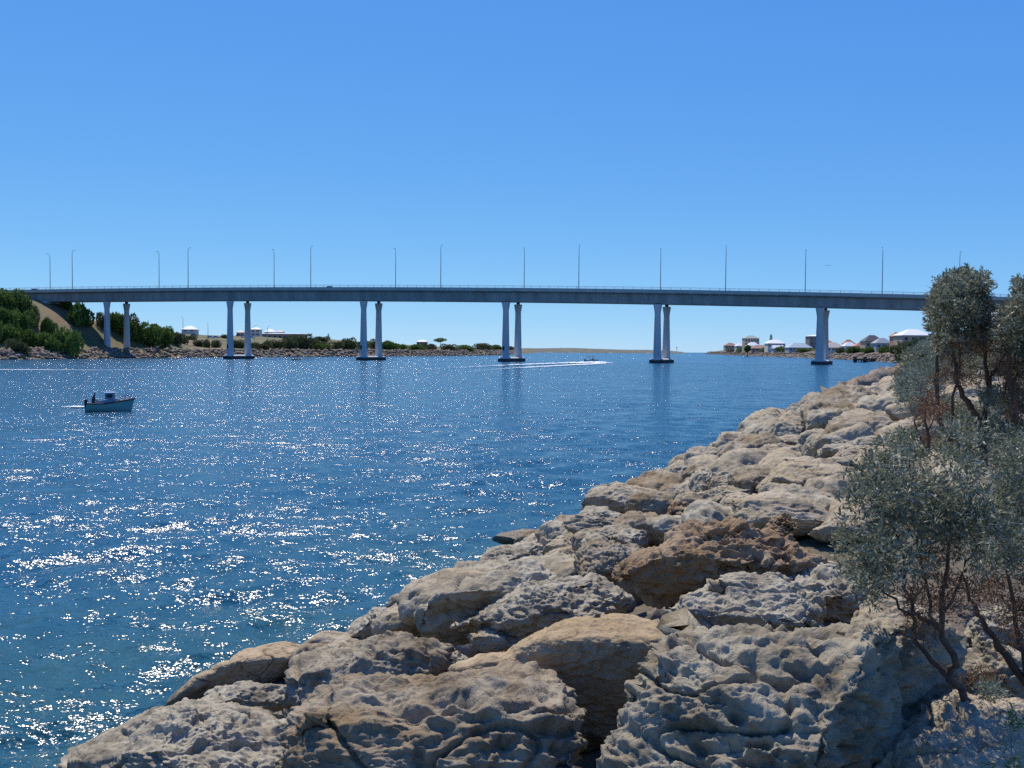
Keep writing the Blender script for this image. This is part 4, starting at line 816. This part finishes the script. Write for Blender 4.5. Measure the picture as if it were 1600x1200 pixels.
# ---------------------------------------------------------------- boats and people
def hull(L, W, Hh, sheer, flare=.75, draft=.25, n=15):
    """rings of a pointed hull, bow at +x, z=0 the waterline"""
    out = []
    for i in range(n):
        f = i/(n-1); x = -L/2+L*f; wd = W/2*(1-max(0, (f-.45)/.55)**2.2)*(.92+.08*min(1, f/.3)); g = Hh+sheer*max(0, f-.25)**1.6; rk = .30*L*.25*max(0, f-.75)/.25
        wd = max(wd, .03); kz = -draft*(1-max(0, (f-.7)/.3)**2*.9)
        prof = [(1, g), (.97, g*.55), (flare+.12, .12*g), (flare*.75, kz*.6), (.06, kz)]
        out.append([(x+rk*(zz-kz)/(g-kz), wd*a, zz) for a, zz in prof]+[(x+rk*(zz-kz)/(g-kz), -wd*a, zz) for a, zz in prof[::-1]])
    return out
def person(loc, rz, shirt, trouser, cap, label, lean=.1, scale=1.0, holder='boat'):
    """seated figure, one skinned body"""
    J = dict(pelvis=(0, 0, .0), belly=(.01, 0, .18), chest=(.02+lean*.3, 0, .40), neck=(.03+lean*.5, 0, .55), head=(.06+lean*.55, 0, .66), crown=(.06+lean*.55, 0, .78))
    Rr = dict(pelvis=.14, belly=.13, chest=.15, neck=.055, head=.085, crown=.07); ed = [('pelvis', 'belly'), ('belly', 'chest'), ('chest', 'neck'), ('neck', 'head'), ('head', 'crown')]
    for sd_, sg in (('l', 1), ('r', -1)):
        J.update({'sh'+sd_: (.02+lean*.35, .19*sg, .47), 'el'+sd_: (.10, .25*sg, .22), 'wr'+sd_: (.32, .16*sg, .16), 'pa'+sd_: (.40, .15*sg, .16), 'hp'+sd_: (.04, .10*sg, -.02), 'kn'+sd_: (.44, .13*sg, .06), 'an'+sd_: (.48, .13*sg, -.36), 'to'+sd_: (.66, .14*sg, -.40)})
        Rr.update({'sh'+sd_: .07, 'el'+sd_: .05, 'wr'+sd_: .032, 'pa'+sd_: .036, 'hp'+sd_: .10, 'kn'+sd_: .068, 'an'+sd_: .042, 'to'+sd_: .035})
        ed += [('chest', 'sh'+sd_), ('sh'+sd_, 'el'+sd_), ('el'+sd_, 'wr'+sd_), ('wr'+sd_, 'pa'+sd_), ('pelvis', 'hp'+sd_), ('hp'+sd_, 'kn'+sd_), ('kn'+sd_, 'an'+sd_), ('an'+sd_, 'to'+sd_)]
        for q in range(5):
            nm = 'f%d%s' % (q, sd_); ln = (.055, .085, .092, .086, .066)[q]; yy = (.15+(.045 if q == 0 else -.03+.017*q)*1)*sg
            J[nm] = (.43 if q else .40, yy, .155); J[nm+'e'] = ((.40 if q == 0 else .43)+ln*.7, yy*(1.06 if q == 0 else 1), .155-ln*.55); Rr[nm] = .010; Rr[nm+'e'] = .008
            ed += [('pa'+sd_, nm), (nm, nm+'e')]
    ks = list(J); me = bpy.data.meshes.new('person'); me.from_pydata([tuple(v*scale for v in J[k]) for k in ks], [(ks.index(a), ks.index(b_)) for a, b_ in ed], [])
    o = link('person', me); o.location = loc; o.rotation_euler = (0, 0, rz)
    md = o.modifiers.new('skin', 'SKIN'); sk = me.skin_vertices[0].data
    for i, k in enumerate(ks): sk[i].radius = (Rr[k]*scale,)*2; sk[i].use_root = k == 'pelvis'
    o.modifiers.new('sub', 'SUBSURF').render_levels = 1
    m, t, b = mat_new('clothing and skin'); tc = N(t, 'ShaderNodeTexCoord'); sx = N(t, 'ShaderNodeSeparateXYZ'); t.links.new(tc.outputs['Object'], sx.inputs[0])
    r1 = ramp(t, sx.outputs['Z'], [(0, trouser), (.08, shirt), (.57*scale, (.35, .20, .14)), (1, (.35, .20, .14))]); r1.node.color_ramp.interpolation = 'CONSTANT'; t.links.new(r1, b.inputs['Base Color']); b.inputs['Roughness'].default_value = .8
    me.materials.append(m)
    if cap:
        hx = J['head'][0]; a = MB(); a.loft([[(scale*(hx+r_*math.cos(q)), scale*r_*math.sin(q), scale*z) for q in np.linspace(0, 6.283, 12, endpoint=False)] for r_, z in ((.105, .73), (.11, .78), (.09, .84), (.03, .875))]); a.loft([[(scale*(hx+.06), scale*y, scale*.735), (scale*(hx+.2), scale*y*.8, scale*.72), (scale*(hx+.2), scale*y*.8, scale*.735), (scale*(hx+.06), scale*y, scale*.75)] for y in (-.09, .09)]); a.build('cap', simple('cap cloth', cap, .8), o)
    return tag(o, label, 'person')
M_HULL = simple('teal hull paint', (.18, .35, .30), .35, .1, 1); M_GUN = simple('dark red brown gunwale', (.07, .035, .03), .5, .2, 3); M_WHITE = simple('white gelcoat', (.75, .77, .78), .3, .05, 2); M_GREYP = simple('grey blue paint', (.20, .26, .32), .4, .1, 2)
M_PINK = simple('faded pink rope', (.45, .25, .22), .8, .3, 9)
bp = at_z(171, 642.5); brz = math.radians(14); boat = empty('motor_boat', (bp[0], bp[1], .02), brz); L_ = 3.75; boat.scale = (.82, .82, .9)
tag(boat, 'small teal motor boat with a little cabin heading across the channel', 'boat')
hr_ = hull(L_, 1.5, .62, .62); MB().loft([r_[::-1] for r_ in hr_], True, False).build('hull', M_HULL, boat, True)
MB().loft([[r_[0], (r_[0][0], r_[0][1]*.97, r_[0][2]-.0), (r_[-1][0], r_[-1][1]*.97, r_[-1][2]), r_[-1]] for r_ in [[(p[0], p[1], p[2]-.16) for p in q] for q in hr_]], False, False).build('deck', M_WHITE, boat)
tr = hr_[0]; MB().add(tr, [tuple(range(len(tr)))]).build('transom', M_HULL, boat)
for sg in (0, -1):
    g_ = MB(); g_.tube([r_[sg] for r_ in hr_], [.045+.035*i/14 for i in range(15)], 6); g_.build('gunwale', M_GUN, boat, True)
sw = MB(); sw.loft([[(x, y, z) for y, z in ((-.55*k, .60), (-.5*k, .60+h_), (.5*k, .60+h_), (.55*k, .60))] for x, h_, k in ((-1.15, .12, 1), (-.4, .32, 1), (.75, .42, .9), (1.05, .30, .6))]); sw.build('cabin_side', M_GREYP, boat)
cb = MB(); cb.loft([[(x+.06*(z-.9), y, z) for x, y in ((-.35, -.42), (.42, -.40), (.42, .40), (-.35, .42))] for z in (.98, 1.48)]); cb.build('wheelhouse', M_GREYP, boat)
MB().box(-.16, .30, -.455, -.40, 1.12, 1.40).build('window', M_GLASS, boat); MB().box(.42, .47, -.3, .3, 1.12, 1.40).build('window', M_GLASS, boat)
rf = MB(); rf.loft([[(x, y, z) for x, y in ((-.42, -.5), (.52, -.48), (.52, .48), (-.42, .5))] for z in (1.482, 1.56)]); rf.build('roof', M_WHITE, boat)
rr_ = MB(); rr_.tube([(.9, -.5, .95), (1.05, -.48, 1.2), (1.9, -.12, 1.34), (2.0, 0, 1.35), (1.9, .12, 1.34), (1.05, .48, 1.2), (.9, .5, .95)], .025, 6)
for x, y in ((1.35, .38), (1.35, -.38), (1.75, .18), (1.75, -.18)): rr_.tube([(x, y, .9), (x, y, 1.27)], .018, 5)
rr_.build('bow_rail', M_PINK, boat)
ob = MB(); ob.box(-2.1, -1.85, -.14, .14, .35, .95); ob.box(-2.05, -1.93, -.05, .05, -.3, .4); ob.build('outboard_motor', M_DARK, boat)
MB().box(-1.55, -1.1, -.5, .5, .45, .52).build('thwart', M_WHITE, boat)
c_, s_ = math.cos(brz), math.sin(brz)
person((bp[0]-1.15*c_, bp[1]-1.15*s_, .02+.60), brz, (.025, .025, .035), (.05, .05, .06), (.75, .72, .68), 'person in dark clothes and pale cap seated at the stern of the teal boat', .15, 1.0)
# speedboat under way, and its wake
sp_ = at_z(924, 566.0); spb = empty('speedboat', (sp_[0], sp_[1], .1), math.radians(24)); tag(spb, 'white speedboat with a dark canopy racing ahead of its wake', 'boat')
hr2 = hull(5.6, 2.1, .8, .5); MB().loft([r_[::-1] for r_ in hr2], True, False).build('hull', M_WHITE, spb, True); MB().add(hr2[0], [tuple(range(len(hr2[0])))]).build('transom', M_WHITE, spb)
MB().loft([[(r_[0][0], r_[0][1], r_[0][2]-.1), (r_[-1][0], r_[-1][1], r_[-1][2]-.1)] for r_ in hr2], False, False).build('deck', M_WHITE, spb)
cn = MB(); cn.loft([[(x, y, 2.25+.12*math.cos(y*1.2)-.05*abs(x)) for y in np.linspace(-1, 1, 7)]+[(x, y, 2.19+.12*math.cos(y*1.2)-.05*abs(x)) for y in np.linspace(1, -1, 7)] for x in (-1.6, -.8, 0, .8, 1.2)]); cn.build('canopy', simple('navy canvas', (.02, .025, .06), .8), spb)
for x in (-1.5, 1.1):
    for y in (-.92, .92): MB().tube([(x, y, .7), (x*.9, y, 2.22)], .03, 5).build('canopy_pole', M_STEEL, spb)
ws = MB(); ws.loft([[(.9, y, .85), (.55, y*.9, 1.45), (.50, y*.9, 1.45), (.85, y, .85)] for y in (-.85, .85)]); ws.build('windscreen', M_GLASS, spb)
MB().box(-1.0, -.4, -.7, .7, .7, 1.15).build('seat', M_WHITE, spb); MB().box(-2.95, -2.6, -.25, .25, .3, 1.2).build('outboard_motor', M_DARK, spb)
dg = at_z(463, 563.2); din = empty('inflatable_dinghy', (dg[0], dg[1], .12), .15); tag(din, 'tiny dark dinghy with two people near the far shore', 'boat')
dm = MB(); dm.tube([(-1.5, .6, .12), (.5, .6, .15), (1.3, .35, .25), (1.55, 0, .32), (1.3, -.35, .25), (.5, -.6, .15), (-1.5, -.6, .12)], .22, 8); dm.build('tube', M_DARK, din, True); MB().box(-1.4, 1.1, -.5, .5, -.02, .08).build('floor', M_DARK, din); MB().box(-1.6, -1.4, -.55, .55, .0, .4).build('transom', M_DARK, din)
person((dg[0]-.75, dg[1], .62), .15, (.03, .03, .03), (.04, .04, .05), None, 'person in dark clothes at the stern of the tiny dinghy'); person((dg[0]+.55, dg[1]+.05, .62), 3.2, (.05, .05, .06), (.03, .03, .04), None, 'person sitting in the bow of the tiny dinghy')
# foam
m, t, b = mat_new('foam'); pos = N(t, 'ShaderNodeNewGeometry').outputs['Position']; b.inputs['Base Color'].default_value = (.82, .85, .86, 1); b.inputs['Roughness'].default_value = .8
at_ = N(t, 'ShaderNodeAttribute', attribute_name='cover'); mp = N(t, 'ShaderNodeMapping'); mp.inputs['Scale'].default_value = (.45, .9, 1); t.links.new(pos, mp.inputs[0]); nz = noise(t, mp.outputs[0], 1, 6, .72)
ad = N(t, 'ShaderNodeMath', operation='ADD'); t.links.new(nz.outputs[0], ad.inputs[0]); t.links.new(at_.outputs['Fac'], ad.inputs[1])
t.links.new(ramp(t, ad.outputs[0], [(.74, (0, 0, 0)), (.90, (1, 1, 1))]), b.inputs['Alpha']); M_FOAM = m
def foam(name, label, pts, z=.05, scale=1.0, lift=.25):
    """ribbon through (px, py, half width m, cover)"""
    C = [at_z(x, y) for x, y, *_ in pts]; n = 40; V = []; cov = []; tt = np.linspace(0, len(pts)-1, n*2)
    for q in tt:
        i = min(int(q), len(pts)-2); f = q-i; c = C[i]*(1-f)+C[i+1]*f; d = C[i+1]-C[i]; d[2] = 0; d /= np.linalg.norm(d); nn_ = np.array([-d[1], d[0], 0]); w_ = pts[i][2]*(1-f)+pts[i+1][2]*f; cv = pts[i][3]*(1-f)+pts[i+1][3]*f
        for j in range(7):
            u_ = j/3-1; V.append(c+nn_*w_*u_+np.array([0, 0, z+lift*cv*(1-u_*u_)*random.uniform(.5, 1)])); cov.append(cv*(1-abs(u_)**2.2)+(-.25 if abs(u_) > .99 else 0))
    i = np.arange(len(tt)-1)[:, None]*7+np.arange(6)[None]; Q = np.stack([i, i+1, i+8, i+7], -1).reshape(-1, 4)
    me = mesh_np(name, np.array(V), Q, True); a = me.attributes.new('cover', 'FLOAT', 'POINT'); a.data.foreach_set('value', np.array(cov, np.float32))
    return tag(link(name, me, M_FOAM), label, kind='stuff')
foam('wake_foam', 'white churned foam wake trailing the speedboat', [(957, 567.8, .8, .5), (938, 567.8, 3.0, .95), (915, 567.5, 3.6, .75), (880, 568, 3.0, .52), (840, 569.5, 2.6, .46), (800, 571, 2.4, .42), (740, 574, 2.2, .30), (660, 577, 2.0, .25), (580, 580, 2.0, .20), (500, 584, 2.0, .16)], lift=.85)
foam('wake_foam', 'second arm of the speedboat wake, spreading towards the boulders', [(945, 568.3, .8, .5), (915, 570, 2.0, .6), (880, 571.8, 1.8, .52), (840, 574, 1.6, .46), (800, 576, 1.4, .34), (740, 580, 1.2, .22)], lift=.6)
foam('wake_foam', 'thin old wake line along the far shore', [(480, 570, 1.2, .17), (350, 568.5, 1.4, .22), (200, 567.5, 1.6, .25), (60, 567, 1.6, .25), (-40, 567, 1.6, .24)], lift=.1)
foam('wake_foam', 'broad bright wake patch off the far hill', [(260, 578, 1.5, .30), (150, 578.5, 2.0, .36), (40, 578, 2.4, .42), (-30, 577.5, 2.4, .42)], lift=.1)
foam('bow_foam', 'white wash behind the stern of the teal boat', [(141, 637, .35, .55), (128, 637, .5, .52), (112, 636.5, .55, .42), (95, 637, .5, .34)], lift=.2)

# ---------------------------------------------------------------- jetty, beacon, path, bird
M_TIMB = simple('weathered jetty timber', (.085, .07, .06), .9, .3, 4)
a0 = at_z(1342, 566.2); a1 = at_z(1399, 562.0); jt = empty('jetty', (a0[0], a0[1], 0), 0); tag(jt, 'dark timber jetty reaching out from the stone bank', 'jetty')
v_ = (a1-a0)[:2]; jl = np.linalg.norm(v_); jd = v_/jl; jn = np.array([-jd[1], jd[0]])
def JP(s, n, z): return (jd[0]*s+jn[0]*n, jd[1]*s+jn[1]*n, z)
npl = int(jl/1.2)
for k in range(npl):
    MB().loft([[JP(s, n, z) for s, n in ((k*1.2, -1.3), (k*1.2+1.1, -1.3), (k*1.2+1.1, 1.3), (k*1.2, 1.3))] for z in (1.55, 1.7)]).build('plank', M_TIMB, jt)
for n_ in (-1.1, 1.1): MB().tube([JP(0, n_, 1.4), JP(jl, n_, 1.4)], .18, 6).build('bearer', M_TIMB, jt)
for s in list(np.arange(.5, jl, 9)):
    for n_ in (-1.1, 1.1): MB().tube([JP(s, n_, -1.5), JP(s, n_, 1.5)], .22, 7).build('pile', M_TIMB, jt)
MB().loft([[JP(s, n, z) for s, n in ((-1, -2.6), (10, -2.6), (10, 2.6), (-1, 2.6))] for z in (1.0, 1.54)]).build('landing', M_TIMB, jt)
for s in (-.6, 3, 6.5, 9.5):
    for n_ in (-2.2, 2.2): MB().tube([JP(s, n_, -1.5), JP(s, n_, 2.6)], .22, 7).build('pile', M_TIMB, jt)
MB().tube([JP(0, -1.2, 2.5), JP(9.5, -2.2, 2.5)], .08, 6).build('rail', M_TIMB, jt)
bcn = at_y(1057.5, 548.5, 1690); bc = empty('beacon', (bcn[0], bcn[1], 0)); MB().tube([(0, 0, -1), (0, 0, 9)], [.35, .25], 8).build('mast', M_STEEL, bc); MB().loft([[(r_*math.cos(q), r_*math.sin(q), z) for q in np.linspace(0, 6.28, 8, endpoint=False)] for r_, z in ((.8, 8.8), (.9, 10.4), (.3, 11.2))]).build('lantern', ROOFS['orange'], bc); tag(bc, 'slim navigation beacon at the end of the sand spit', 'beacon')
P_ = [hit(x, y, left_base, 250) for x, y in ((222, 551), (232, 547.5), (243, 545), (254, 541.5), (275, 541), (300, 541.5))]; P_ = [p for p in P_ if p is not None]
pv = []; 
for p in P_:
    for w_ in (-1.8, -.9, 0, .9, 1.8): pv.append((p[0], p[1]+w_*1.4, left(p[0], p[1]+w_*1.4)+.55))
i = np.arange(len(P_)-1)[:, None]*5+np.arange(4)[None]; tag(link('footpath', mesh_np('footpath', np.array(pv), np.stack([i, i+1, i+6, i+5], -1).reshape(-1, 4)[:, ::-1]), M_CONC), 'pale concrete path rising behind the far stone facing', kind='structure')
bw = at_y(1293, 415, 160); bd = empty('seagull', tuple(bw)); M_BIRD = simple('gull feathers', (.12, .12, .12), .8)
MB().loft([[(x, r_*math.cos(q), r_*.8*math.sin(q)) for q in np.linspace(0, 6.28, 8, endpoint=False)] for x, r_ in ((-.24, .02), (-.12, .06), (.05, .075), (.16, .05), (.22, .04), (.28, .01))]).build('body', M_BIRD, bd, True)
for sg in (-1, 1): MB().loft([[(x0, y*sg, z), (x1, y*sg, z), (x1, y*sg, z+.012), (x0, y*sg, z+.012)] for x0, x1, y, z in ((-.05, .1, .04, .02), (-.06, .08, .25, .09), (-.12, .0, .5, .05), (-.2, -.15, .65, .0))]).build('wing', M_BIRD, bd)
bd.rotation_euler = (.1, 0, 1.2); tag(bd, 'lone seagull gliding high over the bridge deck', 'bird')
